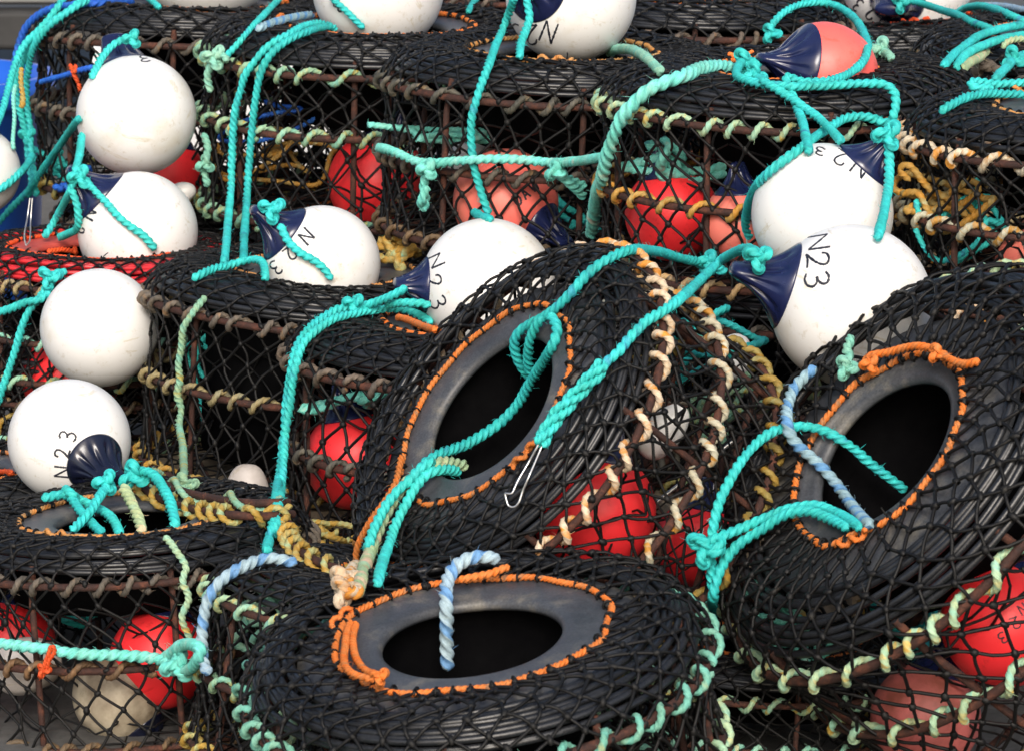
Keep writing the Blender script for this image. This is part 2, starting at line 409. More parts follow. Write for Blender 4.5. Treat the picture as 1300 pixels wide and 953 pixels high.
def build_pot(root, ro=0.165, ho=0.115, h1=0.125, h2=0.14, lash=('grey', 'brown', 'yellow_green'), edge='orange',
              seed=0, hose='hose', plastic='plastic', ncell=38, wraps=(38, 36, 34), hero=True, lash_r=0.0056, sleeve=0.42, rs=0.15):
    global rng
    keep = rng
    rng = np.random.default_rng(1000 + seed)
    H = h1 + h2
    ph = rng.uniform(0, 2 * PI, 4)
    def warp(V):
        V = np.array(V, float)
        t = np.arctan2(V[:, 1], V[:, 0]); rr = np.hypot(V[:, 0], V[:, 1])
        f = 1 + 0.013 * np.sin(2 * t + ph[0]) + 0.006 * np.sin(3 * t + ph[1])
        dz = (0.0035 * np.sin(2 * t + ph[2]) + 0.0025 * np.sin(3 * t + ph[3])) * np.clip(rr / R0, 0, 1) * np.clip(V[:, 2] / H, 0, 1)
        V[:, 0] *= f; V[:, 1] *= f; V[:, 2] += dz
        return V
    # --- metal frame: three hoops, uprights, floor bars
    def hoop(z, rad, R=R0, name='hoop'):
        a = np.linspace(0, 2 * PI, 121)
        P = np.stack([R * np.cos(a), R * np.sin(a), np.full_like(a, z)], 1)[None]
        rv = rad * (1 + 0.1 * np.abs(smooth_noise(121, 1.0, 1)))[None]
        V, F = tubes(P, np.array([[[0, 0, 1.0]]]), rv, 7)
        mesh_np(name, warp(V), F, 'rust', parent=root)
    zs = (H, h2, 0.008)
    for z in zs: hoop(z, 0.0062)
    a0 = rng.uniform(0, 1)
    for k in range(8):
        a = a0 + k * 2 * PI / 8 + rng.normal() * 0.05
        zz = np.linspace(0.004, H + 0.028, 6)
        b = a + rng.normal() * 0.015
        aa = np.linspace(a, b, 6)
        rr = np.array([1, 1, 1, 1, 1, .965]) * (R0 - 0.0115)
        P = np.stack([rr * np.cos(aa), rr * np.sin(aa), zz], 1)[None]
        V, F = tubes(P, np.array([[[math.cos(a), math.sin(a), 0.01]]]), 0.0055, 7)
        mesh_np('upright_bar', warp(V), F, 'rust', parent=root)
    for k in range(5):
        y = (k - 2) * 0.105
        x = math.sqrt(max(0.001, R0 ** 2 - y * y))
        P = np.stack([np.linspace(-x, x, 9), np.full(9, y), np.full(9, 0.0)], 1)[None]
        V, F = tubes(P, np.array([[[0, 0, 1.0]]]), 0.0055, 6)
        mesh_np('floor_bar', warp(V), F, 'rust', parent=root)
    # --- wound hose dome: arc profile from the plate to the top hoop
    n_turn = 10
    rin = max(ro + 0.045, 0.207)
    def dome(t):            # t 0..1 plate -> hoop
        th = PI / 2 * (1 - t)
        return rin + (0.290 - rin) * math.cos(th) ** 0.95 * 1.0, H + 0.006 + 0.046 * math.sin(th) ** 0.8
    nseg = 110
    parts = []
    for layer in range(1):
        turns = n_turn - 3 * layer
        K = nseg * turns
        tt = (np.arange(K) + 0.5) / K
        prof = np.array([dome(0.02 + 0.92 * t) for t in tt])
        ang = np.arange(K) / nseg * 2 * PI + (1.3 if layer else 0) + ph[0]
        # irregular lay
        wr = np.zeros(K); wz = np.zeros(K)
        for q in range(1, 5):
            wr += rng.normal() * 0.0018 * np.sin(q * ang * 0.61 + rng.uniform(0, 6))
            wz += rng.normal() * 0.0018 * np.sin(q * ang * 0.47 + rng.uniform(0, 6))
        wr += np.interp(np.arange(K), np.arange(0, K, 14), rng.normal(size=len(np.arange(0, K, 14))) * 0.0019)
        wz += np.interp(np.arange(K), np.arange(0, K, 17), rng.normal(size=len(np.arange(0, K, 17))) * 0.0013)
        r_ = prof[:, 0] + wr - 0.004 * layer; z_ = prof[:, 1] + wz - 0.020 * layer
        P = np.stack([r_ * np.cos(ang), r_ * np.sin(ang), z_], 1)[None]
        V, F = tubes(P, np.array([[[0, 0, 1.0]]]), 0.0047, 8)
        parts.append((V, F))
    V, F = join(parts)
    mesh_np('wound_hose', warp(V), F, hose, parent=root)
    # --- moulded entrance funnel
    zt = H + 0.047
    prof = [(rin + 0.006, zt - 0.016), (rin + 0.004, zt - 0.010), (rin - 0.01, zt - 0.004), (ro + 0.012, zt + 0.001), (ro, zt + 0.003), (ro - 0.012, zt + 0.002),
            (ho + 0.02, zt + 0.001), (ho + 0.008, zt), (ho + 0.002, zt - 0.003), (ho, zt - 0.009), (ho + 0.001, zt - 0.014), (ho + 0.006, zt - 0.013), (ro, zt - 0.003), (rin, zt - 0.018), (rin + 0.006, zt - 0.016)]
    V, F = revolve(prof, 128)
    mesh_np('entrance_funnel', warp(V), F, plastic, parent=root)
    zb_ = min(zt - 0.12, H * (1 - sleeve))
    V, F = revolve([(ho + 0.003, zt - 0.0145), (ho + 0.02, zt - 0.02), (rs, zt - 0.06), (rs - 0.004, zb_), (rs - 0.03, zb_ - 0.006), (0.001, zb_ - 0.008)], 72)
    mesh_np('entrance_shade_sleeve', warp(V), F, 'sleeve', parent=root)  # funnel neck, flared, closed and blackened to add shade inside the pot
    # --- orange rope holding the net edge on the funnel
    a = np.linspace(0, 2 * PI, 260)
    wob = sum(rng.normal() * 0.0022 / (1 + q * .12) * np.sin(q * a + rng.uniform(0, 6)) for q in range(2, 14))
    P = np.stack([(ro + wob) * np.cos(a), (ro + wob) * np.sin(a), np.full_like(a, zt + 0.0075)], 1)
    g = rope_geo(warp(P), 0.0048, 9 if not hero else 12, 0.5)
    mesh_np('net_edge_rope', g[0], g[1], edge, g[2], parent=root)
    # short seizing where its ends meet
    b = rng.uniform(0, 2 * PI)
    aa = np.linspace(b, b + 0.35, 40)
    P = np.stack([(ro + 0.008 + 0.004 * np.sin(aa * 40)) * np.cos(aa), (ro + 0.008 + 0.004 * np.sin(aa * 40)) * np.sin(aa), zt + 0.013 + 0.004 * np.cos(aa * 40)], 1)
    g = rope_geo(warp(P), 0.0042, 9, 0.5)
    mesh_np('rope_splice', g[0], g[1], edge, g[2], parent=root)
    # --- net
    def netprof():
        pts = [(ro + 0.001, zt + 0.007), (ro + 0.018, zt + 0.008), (rin + 0.004, H + 0.062), (rin + 0.03, H + 0.0605), (rin + 0.058, H + 0.053), (0.290, H + 0.040),
               (0.307, H + 0.020), (0.313, H + 0.002)]
        n1 = len(pts)
        for f in (0.15, 0.35, 0.6, 0.85, 1.0):
            pts.append((R0 + 0.003 - 0.012 * math.sin(f * PI), H - f * h1))
        for f in (0.15, 0.35, 0.6, 0.85, 1.0):
            pts.append((R0 + 0.003 - 0.009 * math.sin(f * PI), h2 - f * (h2 - 0.006)))
        return np.array(pts), n1
    NP, n1 = netprof()
    SL = np.r_[0, np.cumsum(np.linalg.norm(np.diff(NP, axis=0), axis=1))]
    def surf(s, a, off=0.0):
        r_ = np.interp(s, SL, NP[:, 0]); z_ = np.interp(s, SL, NP[:, 1])
        e = 0.002
        dr = np.interp(s + e, SL, NP[:, 0]) - np.interp(s - e, SL, NP[:, 0]); dz = np.interp(s + e, SL, NP[:, 1]) - np.interp(s - e, SL, NP[:, 1])
        Lq = np.hypot(dr, dz) + 1e-9
        nr, nz = -dz / Lq, dr / Lq
        r2 = r_ + nr * off; z2 = z_ + nz * off
        return np.stack([r2 * np.cos(a), r2 * np.sin(a), z2], -1), np.stack([nr * np.cos(a), nr * np.sin(a), nz], -1)
    sA, sB, sC = SL[n1 - 1], SL[n1 + 4], SL[-1]
    rows = list(np.linspace(0.0, sA, 8)) + list(np.linspace(sA, sB, 5)[1:]) + list(np.linspace(sB, sC, 5)[1:])
    nr_ = len(rows)
    base_a = np.arange(ncell) / ncell * 2 * PI
    skew = 0.0
    A = np.zeros((nr_, ncell)); Sx = np.zeros((nr_, ncell))
    for q in range(nr_):
        js = 0.004 if 0 < q < nr_ - 1 else 0.001
        A[q] = base_a + (0.5 * (q % 2)) * 2 * PI / ncell + smooth_noise(ncell, 0.035, 1) + 0.05 * math.sin(q * 0.5 + ph[1]) + 0.07 * np.sin(base_a * 2 + q * 0.25 + ph[3])
        Sx[q] = rows[q] + smooth_noise(ncell, js, 1) + (0.003 * np.sin(base_a * 3 + ph[2] + q * .3) if 0 < q < nr_ - 1 else 0)
    st = []
    for q in range(nr_ - 1):
        i = np.arange(ncell)
        i2 = (i + 1) % ncell if q % 2 else (i - 1) % ncell
        for tgt in (i, i2):
            a1 = A[q]; a2 = A[q + 1][tgt].copy()
            a2 += 2 * PI * np.round((a1 - a2) / (2 * PI))
            t = np.linspace(0, 1, 5)[None]
            aa = a1[:, None] * (1 - t) + a2[:, None] * t
            ss = Sx[q][:, None] * (1 - t) + Sx[q + 1][tgt][:, None] * t
            bow = np.sin(PI * t) * rng.normal(size=(ncell, 1))
            aa = aa + bow * 0.007; ss = ss + np.sin(PI * t) * rng.normal(size=(ncell, 1)) * 0.0012
            off = np.sin(PI * t) * np.abs(rng.normal(size=(ncell, 1))) * 0.0015
            P, N = surf(ss, aa, off)
            st.append((P, N))
    P = np.concatenate([x[0] for x in st]); N = np.concatenate([x[1] for x in st])
    V, F = tubes(P, N, 0.0025, 5)
    parts = [(V, F)]
    # knots: short fat lumps, slightly askew
    KP, KN = surf(Sx[:-1].ravel(), A[:-1].ravel(), 0.0008)
    m = len(KP)
    tng = norm(np.cross(KN, rng.normal(size=(m, 3))) * 0.5 + np.cross(np.cross(KN, [0, 0, 1.0]), KN) + 0.2 * np.cross(KN, [0, 0, 1.0]))
    Lk = rng.uniform(0.0050, 0.0078, m)[:, None, None]
    ts = np.array([-1, -0.6, 0, 0.6, 1])[None, :, None]
    P2 = KP[:, None] + tng[:, None] * Lk * ts
    rk = np.array([0.0018, 0.0044, 0.0052, 0.0043, 0.0018])[None] * rng.uniform(0.85, 1.15, (m, 1))
    parts.append(tubes(P2, KN[:, None], rk, 6))
    # loops of the last row round the orange rope, and a few cut tag ends
    e0, n0 = surf(Sx[0], A[0], 0.0)
    c = np.linspace(-0.2, 1.2, 7) * PI
    er = np.stack([np.cos(A[0]), np.sin(A[0]), 0 * A[0]], 1)
    cent = er * (ro + 0.0) + np.array([0, 0, zt + 0.0075])
    P3 = cent[:, None] + er[:, None] * (0.0065 * np.cos(c))[None, :, None] + np.array([0, 0, 1.0]) * (0.0065 * np.sin(c))[None, :, None]
    parts.append(tubes(P3, np.cross(er, [0, 0, 1.0])[:, None] + 0.01, 0.0017, 5))
    kk = rng.integers(0, m, 26)
    d = norm(KN[kk] + rng.normal(size=(26, 3)) * 0.8)
    P4 = np.stack([KP[kk], KP[kk] + d * 0.008, KP[kk] + norm(d + rng.normal(size=(26, 3)) * .5) * 0.017], 1)
    parts.append(tubes(P4, np.cross(d, rng.normal(size=(26, 3)))[:, None], np.array([[0.0016, 0.0015, 0.0012]]), 4))
    # slack inner net hanging inside the cage
    ni = 16
    zi = np.linspace(H - 0.03, 0.015, 8); ri = 0.275 - 0.07 * np.sin(np.linspace(0, PI, 8)) + 0.012 * rng.normal(size=8)
    ai = np.arange(ni) / ni * 2 * PI
    G_ = np.stack([np.stack([(ri[q] + smooth_noise(ni, .012, 1)) * np.cos(ai + (q % 2) * PI / ni + .1 * q * .3), (ri[q] + smooth_noise(ni, .012, 1)) * np.sin(ai + (q % 2) * PI / ni + .1 * q * .3), np.full(ni, zi[q]) + smooth_noise(ni, .012, 1)], 1) for q in range(8)])
    for q in range(7):
        i = np.arange(ni); i2 = (i + 1) % ni if q % 2 else (i - 1) % ni
        for tg in (i, i2):
            t = np.linspace(0, 1, 4)[None, :, None]
            Pq = G_[q][:, None] * (1 - t) + G_[q + 1][tg][:, None] * t + np.sin(PI * t) * rng.normal(size=(ni, 1, 3)) * 0.006
            parts.append(tubes(Pq, np.array([[[0.3, 0.2, 1.0]]]), 0.0021, 4))
    # net floor
    for ax in range(2):
        ks = np.arange(-5, 6) * 0.054
        for y in ks:
            x = math.sqrt(max(0.0005, (R0 - .004) ** 2 - y * y))
            t = np.linspace(-x, x, 12)
            w = smooth_noise(12, 0.004, 1)
            Q = np.stack([t, y + w, np.full(12, 0.009)], 1) if ax == 0 else np.stack([y + w, t, np.full(12, 0.0105)], 1)
            c_, s_ = math.cos(.6), math.sin(.6)
            Q = Q @ np.array([[c_, s_, 0], [-s_, c_, 0], [0, 0, 1]])
            parts.append(tubes(Q[None], np.array([[[0, 0, 1.0]]]), 0.0017, 4))
    V, F = join(parts)
    mesh_np('net', warp(V), F, 'net', parent=root)
    # --- lashings that bind the net to the hoops
    for z, wn, mt in zip(zs, wraps, lash):
        if not mt: continue
        turns = wn
        K = turns * 14
        phi = np.arange(K) / 14 * 2 * PI
        bunch = np.interp(np.arange(K), np.arange(0, K + 14, 14), np.cumsum(rng.uniform(0.55, 1.45, len(np.arange(0, K + 14, 14)))))
        bunch = (bunch - bunch[0]) / (bunch[-1] - bunch[0])
        a = bunch * 2 * PI + ph[1]
        rh = (0.0062 + lash_r * 0.98) * (1 + 0.08 * smooth_noise(K, 1.0, 3))
        # flatter front strokes: linger on the front, flick round the back
        p2 = phi + 0.25 * np.sin(phi)
        P = np.stack([(R0 + rh * np.cos(p2)) * np.cos(a), (R0 + rh * np.cos(p2)) * np.sin(a), z + rh * np.sin(p2)], 1)
        g = rope_geo(warp(catmull(P, 3)), lash_r, 9, 0.55, pitch=5.2, depth=0.38, fuzz=60)
        mesh_np('hoop_lashing', g[0], g[1], mt, g[2], parent=root)
    rng = keep
    return H, rin, zt

def pot_proxy(Mw, ro, ho, H):
    prof = [(0.001, H - 0.10), (ho - .01, H - 0.10), (ho, H + 0.04), (ho + 0.006, H + 0.047), (ro, H + 0.060), (0.215, H + 0.066), (0.25, H + 0.064), (0.29, H + 0.046),
            (0.315, H + 0.018), (0.323, H), (0.318, H * 0.5), (0.32, 0.0), (0.001, -0.005)]
    V, F = revolve(prof, 64)
    Vw = [Mw @ Vector(v) for v in V]
    PROXY.append(([tuple(v) for v in Vw], [tuple(int(q) for q in f) for f in F]))

POTS = {}
def place_pot(key, px, py, d, k, s, nx, ny, label, spin=0.0, ro=0.165, ho=0.115, h1=0.125, h2=0.14, **kw):
    n = rframe(px, py, nx, ny, s)
    top = W(px, py, d)
    H = h1 + h2
    base = top - n * (H + 0.055) * k
    root = empty('lobster_pot')
    q = Vector(n).to_track_quat('Z', 'Y')
    Mw = Matrix.Translation(Vector(base)) @ q.to_matrix().to_4x4() @ Matrix.Rotation(spin, 4, 'Z') @ Matrix.Scale(k, 4)
    build_pot(root, ro=ro, ho=ho, h1=h1, h2=h2, **kw)
    root.matrix_world = Mw
    pot_proxy(Mw, ro, ho, H)
    tag(root, label, 'lobster pot', 'lobster pots piled on the quay')
    POTS[key] = (root, base, n, k, H)
    return root

# nearest and most visible pots
place_pot('F', 597, 800, 4.45, 0.95, 0.385, -0.14, 0.99, 'nearest lobster pot, wide grey mouth facing up with a blue flecked rope across it',
          ro=0.183, ho=0.119, lash=('mint', 'mint_yellow', 'mint'), edge='orange', seed=1, spin=0.4)
place_pot('G', 1112, 568, 4.7, 1.03, 0.52, -0.78, 0.63, 'tilted lobster pot at the right with a knotted double orange rope round its mouth',
          ro=0.142, ho=0.110, lash=('mint_yellow', 'mint_yellow', 'yellow_green'), edge='orange', seed=2, spin=1.1, h1=.13, h2=.13)
place_pot('E', 617, 512, 4.90, 0.905, 0.50, -0.78, 0.62, 'tilted lobster pot in the middle, loops of turquoise rope hanging in its mouth',
          ro=0.1735, ho=0.125, lash=('cream', 'cream', 'gold'), edge='orange', seed=3, spin=2.0, h1=.13, h2=.135, lash_r=0.0062)
place_pot('A', 158, 652, 5.2, 0.865, 0.19, -0.08, 0.99, 'lobster pot at the lower left, worn turquoise rope tied round its side',
          ro=0.182, ho=0.115, lash=('grey', 'brown', 'brown'), edge='orange_tan', seed=4, h1=.135, h2=.14, rs=0.2, sleeve=0.2)
place_pot('H', 520, 732, 4.92, 0.86, 0.15, 0.12, 0.99, 'low lobster pot half hidden behind the front one, blue flecked rope round its left edge',
          ro=0.115, ho=0.08,
          lash=('mint_yellow', 'mint_yellow', 'yellow_green'), edge='orange', seed=5, h2=0.12)
place_pot('I', 620, 405, 5.80, 1.027, 0.19, 0.0, 1.0, 'upright lobster pot with two turquoise ropes down its left edge, beside the tilted one',
          lash=('grey', 'grey', 'yellow_green'), edge='orange', seed=6, h1=.135, h2=.14)
place_pot('D', 411, 341, 6.1, 0.97, 0.165, 0.03, 1.0, 'dark sided lobster pot with a pale twisted rope running down its left',
          ro=0.162, ho=0.1, lash=('grey', 'tan', 'gold'), edge='orange_tan', seed=7, h1=.13, h2=.16, sleeve=0.9, rs=0.21)
place_pot('C', 712, 62, 6.2, 1.0, 0.13, 0.02, 1.0, 'lobster pot with a turquoise rope tied across and a buoy lettered DAW inside',
          ro=0.167, ho=0.12, lash=('grey', 'grey', 'brown'), edge='orange_tan', seed=8, spin=0.33, h1=.122, h2=.13)
place_pot('K', 1003, 86, 5.72, 0.955, 0.14, 0.0, 1.0, 'lobster pot under the coral pink buoy, thick worn turquoise rope down its left',
          ro=0.14, ho=0.1, lash=('mint_yellow', 'gold', 'tan'), edge='orange', seed=9, h1=.135, h2=.135)
place_pot('L', 1392, 132, 5.35, 0.90, 0.17, 0.02, 1.0, 'lobster pot at the right edge bound with thick cream lashings',
          lash=('cream', 'cream', 'cream'), edge='orange_tan', seed=10, h1=.115, h2=.14, lash_r=0.0066)
place_pot('P2', 480, 30, 6.75, 1.05, 0.13, 0.01, 1.0, 'second top pot, two turquoise ropes hanging down its front, mint and yellow lashings',
          ro=0.166, ho=0.12, lash=('mint_yellow', 'mint_yellow', 'mint_yellow'), edge='orange', seed=11, h1=.105, h2=.165)
place_pot('P1', 250, 2, 7.2, 1.05, 0.10, 0.0, 1.0, 'lobster pot at the top left behind the round white buoy, grey lashings',
          lash=('grey', 'grey', 'yellow_green'), edge='orange', seed=12, h1=.135, h2=.155)
place_pot('Q', 122, 311, 6.45, 0.82, 0.15, 0.0, 1.0, 'lobster pot with a red hose top and red mouth under the left hand buoys',
          ro=0.195, ho=0.125, lash=('tan', 'mint', 'brown'), edge='orange_red', hose='hose_red', plastic='plastic_red', seed=13, h1=.115, h2=.14)
place_pot('M', 1138, 20, 7.25, 0.96, 0.10, 0.0, 1.0, 'lobster pot at the top right with a bright orange red rope round its mouth',
          lash=('mint_yellow', 'grey', 'grey'), edge='orange_red', seed=14, wraps=(26, 30, 30))
place_pot('N', 880, -8, 7.0, 1.0, 0.10, 0.0, 1.0, 'lobster pot at the top edge between the white buoy and the coral pink one',
          lash=('grey', 'grey', 'grey'), seed=15)
place_pot('U', 1372, 40, 6.3, 0.93, 0.13, 0.0, 1.0, 'lobster pot at the top right corner under crossing turquoise ropes, dark grey lashings',
          lash=('grey', 'grey', 'tan'), seed=16)
place_pot('O', 636, -48, 7.7, 1.0, 0.10, 0.0, 1.0, 'lobster pot at the top edge left of the middle, almost hidden in the back row',
          lash=('grey', 'grey', 'grey'), seed=17)
place_pot('T', -62, 590, 5.65, 0.80, 0.18, 0.0, 1.0, 'dark lobster pot at the left edge behind the large white buoy',
          lash=('mint', 'brown', 'brown'), seed=18)

place_pot('V', 985, 812, 5.0, 0.72, 0.22, 0.05, 1.0, 'low dark lobster pot down in the gap between the front pot and the right one',
          lash=('mint_yellow', 'mint', 'tan'), seed=19, h1=.09, h2=.09)

def copy_thing(src):
    r = src.copy(); COL.objects.link(r)
    for ch in list(src.children):
        c = ch.copy(); COL.objects.link(c); c.parent = r
        c.matrix_parent_inverse = ch.matrix_parent_inverse.copy()
    return r

def pallet(loc, w, h, label, yaw):
    root = empty('pallet', loc)
    root.rotation_euler = (0, 0, yaw)
    L = []
    for k in range(7):
        x = -w / 2 + k * (w - 0.09) / 6
        L.append((x, x + 0.09, -w / 2, w / 2, h - 0.02, h))
    V, F = boxes(L); mesh_np('deck_boards', V, F, 'wood', smooth=False, parent=root)
    L = [(-w / 2 + .002, w / 2 - .002, y - 0.045, y + 0.045, h - 0.042, h - 0.0203) for y in (-w / 2 + .05, 0, w / 2 - .05)]
    V, F = boxes(L); mesh_np('cross_boards', V, F, 'wood', smooth=False, parent=root)
    L = [(x - 0.05, x + 0.05, y - 0.042, y + 0.042, 0.001, h - 0.0423) for y in (-w / 2 + .05, 0, w / 2 - .05) for x in (-w / 2 + .06, 0, w / 2 - .06)]
    for b_ in L:
        V, F = boxes([b_]); mesh_np('block', V, F, 'wood', smooth=False, parent=root)
    return tag(root, label, 'pallet', 'pallets under the pile')

under = {'C': 'behind the round white buoy', 'K': 'below the pot with the coral pink buoy', 'L': 'below the pot with cream lashings',
         'P2': 'below the pot with two hanging turquoise ropes', 'P1': 'below the pot in the top left corner', 'M': 'below the pot with the orange red mouth rope',
         'N': 'below the pot behind the pink buoy', 'U': 'below the pot in the top right corner', 'O': 'below the hidden pot in the back row', 'Q': 'below the pot with the red hose top'}
for i, (key, where) in enumerate(under.items()):
    base = POTS[key][1]; k = POTS[key][3]
    src = POTS['I'][0] if key != 'Q' else POTS['H'][0]
    c = copy_thing(src)
    hh = (POTS['I' if key != 'Q' else 'H'][4] + 0.062) * 0.95
    zb = base[2] - hh - 0.012
    c.matrix_world = Matrix.Translation((base[0] + 0.01, base[1] + 0.02, max(zb, 0.02))) @ Matrix.Rotation(i * 1.7, 4, 'Z') @ Matrix.Scale(0.95 if zb > 0.02 else 0.9, 4)
    tag(c, 'lobster pot in the lower layer ' + where, 'lobster pot', 'lobster pots piled on the quay')
    if zb > 0.1:
        pallet((base[0], base[1] + 0.02, 0), 0.6, zb - 0.004, 'worn pallet ' + where.replace('below', 'deep below'), i * 0.4)
for key, wh in (('D', 'under the upright pot with the pale twisted rope'), ('I', 'under the upright pot left of the tilted one')):
    b = POTS[key][1]
    if b[2] > 0.06: pallet((b[0], b[1], 0), 0.6, b[2] - 0.012, 'worn wooden pallet ' + wh, 0.1)

# ------------------------------------------------------------------ buoys
GLY = {
 '.': ([[(0.2, 0.2), (0.3, 0.4), (0.35, 0.45), (0.4, 0.3)]]),
 'N': ([[(0, 0), (0.03, 0.5), (0.05, 1)], [(0.05, 1), (0.35, 0.5), (0.62, 0.02)], [(0.62, 0.02), (0.66, 0.5), (0.7, 1.02)]]),
 '2': ([[(0.02, 0.72), (0.08, 0.92), (0.3, 1.0), (0.52, 0.9), (0.56, 0.7), (0.42, 0.42), (0.2, 0.18), (0.03, 0.02)], [(0.03, 0.02), (0.25, 0.06), (0.66, 0.0)]]),
 '3': ([[(0.04, 0.9), (0.25, 1.0), (0.5, 0.92), (0.54, 0.72), (0.4, 0.56), (0.2, 0.52)], [(0.2, 0.52), (0.45, 0.48), (0.6, 0.3), (0.52, 0.08), (0.28, 0.0), (0.02, 0.1)]]),
 'D': ([[(0.05, 0), (0.02, 1)], [(0.02, 1), (0.4, 0.92), (0.62, 0.55), (0.45, 0.12), (0.05, 0)]]),
 'A': ([[(0, 0), (0.28, 1)], [(0.28, 1), (0.6, 0)], [(0.1, 0.36), (0.5, 0.38)]]),
 'W': ([[(0, 1), (0.2, 0)], [(0.2, 0), (0.4, 0.8)], [(0.4, 0.8), (0.6, 0)], [(0.6, 0), (0.85, 1)]]),
}
def hit_sphere(px, py, c, R):
    d = ray(px, py); oc = CAM - c
    a = d.dot(d); b = 2 * d.dot(oc); cc = oc.dot(oc) - R * R
    D = b * b - 4 * a * cc
    if D < 0: return None
    return CAM + d * (-b - math.sqrt(D)) / (2 * a)

BUOYS = {}
def make_buoy(key, px, py, rpx, d, ix, iy, tw, label='', mat='white', capmat='navy', text=(), ink='ink', stroke=1.7, cap=True, phi=33, roll=0.0,
              stretch=1.0, group='buoys', proxy=True, tip=1.50, domed=False):
    R = rpx * d / FPX
    c = W(px, py, d)
    n = rframe(px, py, ix, iy, tw)
    root = empty('buoy')
    q = Vector(n).to_track_quat('Z', 'Y')
    Mw = Matrix.Translation(Vector(c)) @ q.to_matrix().to_4x4() @ Matrix.Rotation(roll, 4, 'Z')
    ph = math.radians(phi)
    prof = []
    for t in np.linspace(PI, ph if cap else 0.12, 48):
        prof.append((max(R * math.sin(t), 1e-5), R * math.cos(t) * (stretch if t > PI / 2 else 1)))
    if not cap: prof += [(R * .05, R * 1.02), (1e-5, R * 1.02)]
    V, F = revolve(prof, 72)
    mesh_np('body', V, F, mat, parent=root)
    if cap:
        s0, c0 = math.sin(ph), math.cos(ph)
        pr = [(s0 * 0.985, c0 * 0.985), (s0 * 1.02, c0 * 1.0), (s0 * 1.015, c0 * 1.03)]
        if domed: pr += [(1.02 * math.sin(t), 1.02 * math.cos(t) * 1.02) for t in np.linspace(ph * .96, 0.5, 8)]
        rs_, zs_ = (pr[-1][0], pr[-1][1]) if domed else (s0 * 1.015, c0 * 1.03)
        for t in np.linspace(0.1, 1, 14):
            z = zs_ + (tip - zs_) * t
            r_ = rs_ + (0.215 - rs_) * (1 - (1 - t) ** 1.35)
            pr.append((r_, z))
        pr += [(0.20, tip + .035), (0.15, tip + .065), (0.07, tip + .08), (1e-4, tip + .085)]
        pr = np.array(pr) * R
        nn = 96
        V, F = revolve(pr, nn)
        kz = np.clip((V[:, 2] / R - c0) / (tip - c0), 0, 1)
        a = np.arctan2(V[:, 1], V[:, 0])
        rib = np.maximum(0, np.cos(a * 10)) ** 1.5
        env = np.sin(np.clip((kz - 0.12) / 0.75, 0, 1) * PI)
        f = 1 - 0.30 * env * rib * (0.25 + 0.75 * np.abs(np.sin(a))) - 0.05 * env
        # flattened lug at the tip
        V[:, 0] *= f * (1 + 0.22 * kz)
        V[:, 1] *= f * (1 - 0.52 * kz ** 0.9)
        mesh_np('cap', V, F, capmat, parent=root)
        # eye in the lug, raised rim both sides
        parts = []
        for sgn in (-1, 1):
            a = np.linspace(0, 2 * PI, 25)
            P = np.stack([0.075 * R * np.cos(a), np.full_like(a, sgn * 0.118 * R), (tip - 0.14) * R + 0.075 * R * np.sin(a)], 1)[None]
            parts.append(tubes(P, np.array([[[0, 1.0, 0]]]), 0.022 * R, 6))
        V, F = join(parts); mesh_np('eye_rim', V, F, capmat, parent=root)
    if stretch == 1.0:
        seam = [(R * 1.0005 * math.cos(t), R * math.sin(t)) for t in np.linspace(-0.012, 0.012, 3)]
    root.matrix_world = Mw
    if text:
        inv = Mw.inverted()
        parts = []
        for ch, tx, ty, rot, h, wd in text:
            ca, sa = math.cos(math.radians(rot)), math.sin(math.radians(rot))
            for strk in GLY[ch]:
                q_ = catmull(np.array(strk), 8) if len(strk) > 2 else np.array([np.array(strk[0]) * (1 - t) + np.array(strk[1]) * t for t in np.linspace(0, 1, 8)])
                pts = []
                for gx, gy in q_:
                    lx = (gx - 0.33) * h * wd; ly = (gy - 0.5) * h
                    X = tx + lx * ca - ly * sa; Y = ty - (lx * sa + ly * ca)
                    p = hit_sphere(X, Y, c, R * 1.0025)
                    if p is not None: pts.append(p)
                if len(pts) < 3: continue
                P = np.array([tuple(inv @ Vector(p)) for p in pts])
                nrm = norm(P)
                w = stroke * d / FPX
                T = norm(np.gradient(P, axis=0)); side = norm(np.cross(T, nrm))
                a = np.array([-1, -0.6, 0.6, 1]); hh = np.array([-0.0012, 0.0003, 0.0003, -0.0012])
                wv = w * (1 + 0.15 * rng.normal(size=len(P)))
                V = (P[:, None] + side[:, None] * (a[None] * wv[:, None])[..., None] + nrm[:, None] * hh[None, :, None]).reshape(-1, 3)
                m_ = len(P)
                i = np.arange(m_ - 1)[:, None] * 4; j = np.arange(3)[None]
                F = np.stack([i + j, i + j + 1, i + j + 5, i + j + 4], -1).reshape(-1, 4)
                parts.append((V, F))
        if parts:
            V, F = join(parts)
            mesh_np('lettering', V, F, ink, parent=root)
    tag(root, label, 'buoy', group)
    BUOYS[key] = (c, R, n)
    if proxy:
        V, F = revolve([(R * math.sin(t) + 1e-5, R * math.cos(t)) for t in np.linspace(PI, 0.57, 24)] + ([(0.4 * R, 1.1 * R), (0.2 * R, 1.45 * R), (1e-4, 1.5 * R)] if cap else [(1e-4, R)]), 32)
        PROXY.append(([tuple(Mw @ Vector(v)) for v in V], [tuple(int(x) for x in f) for f in F]))
    return root

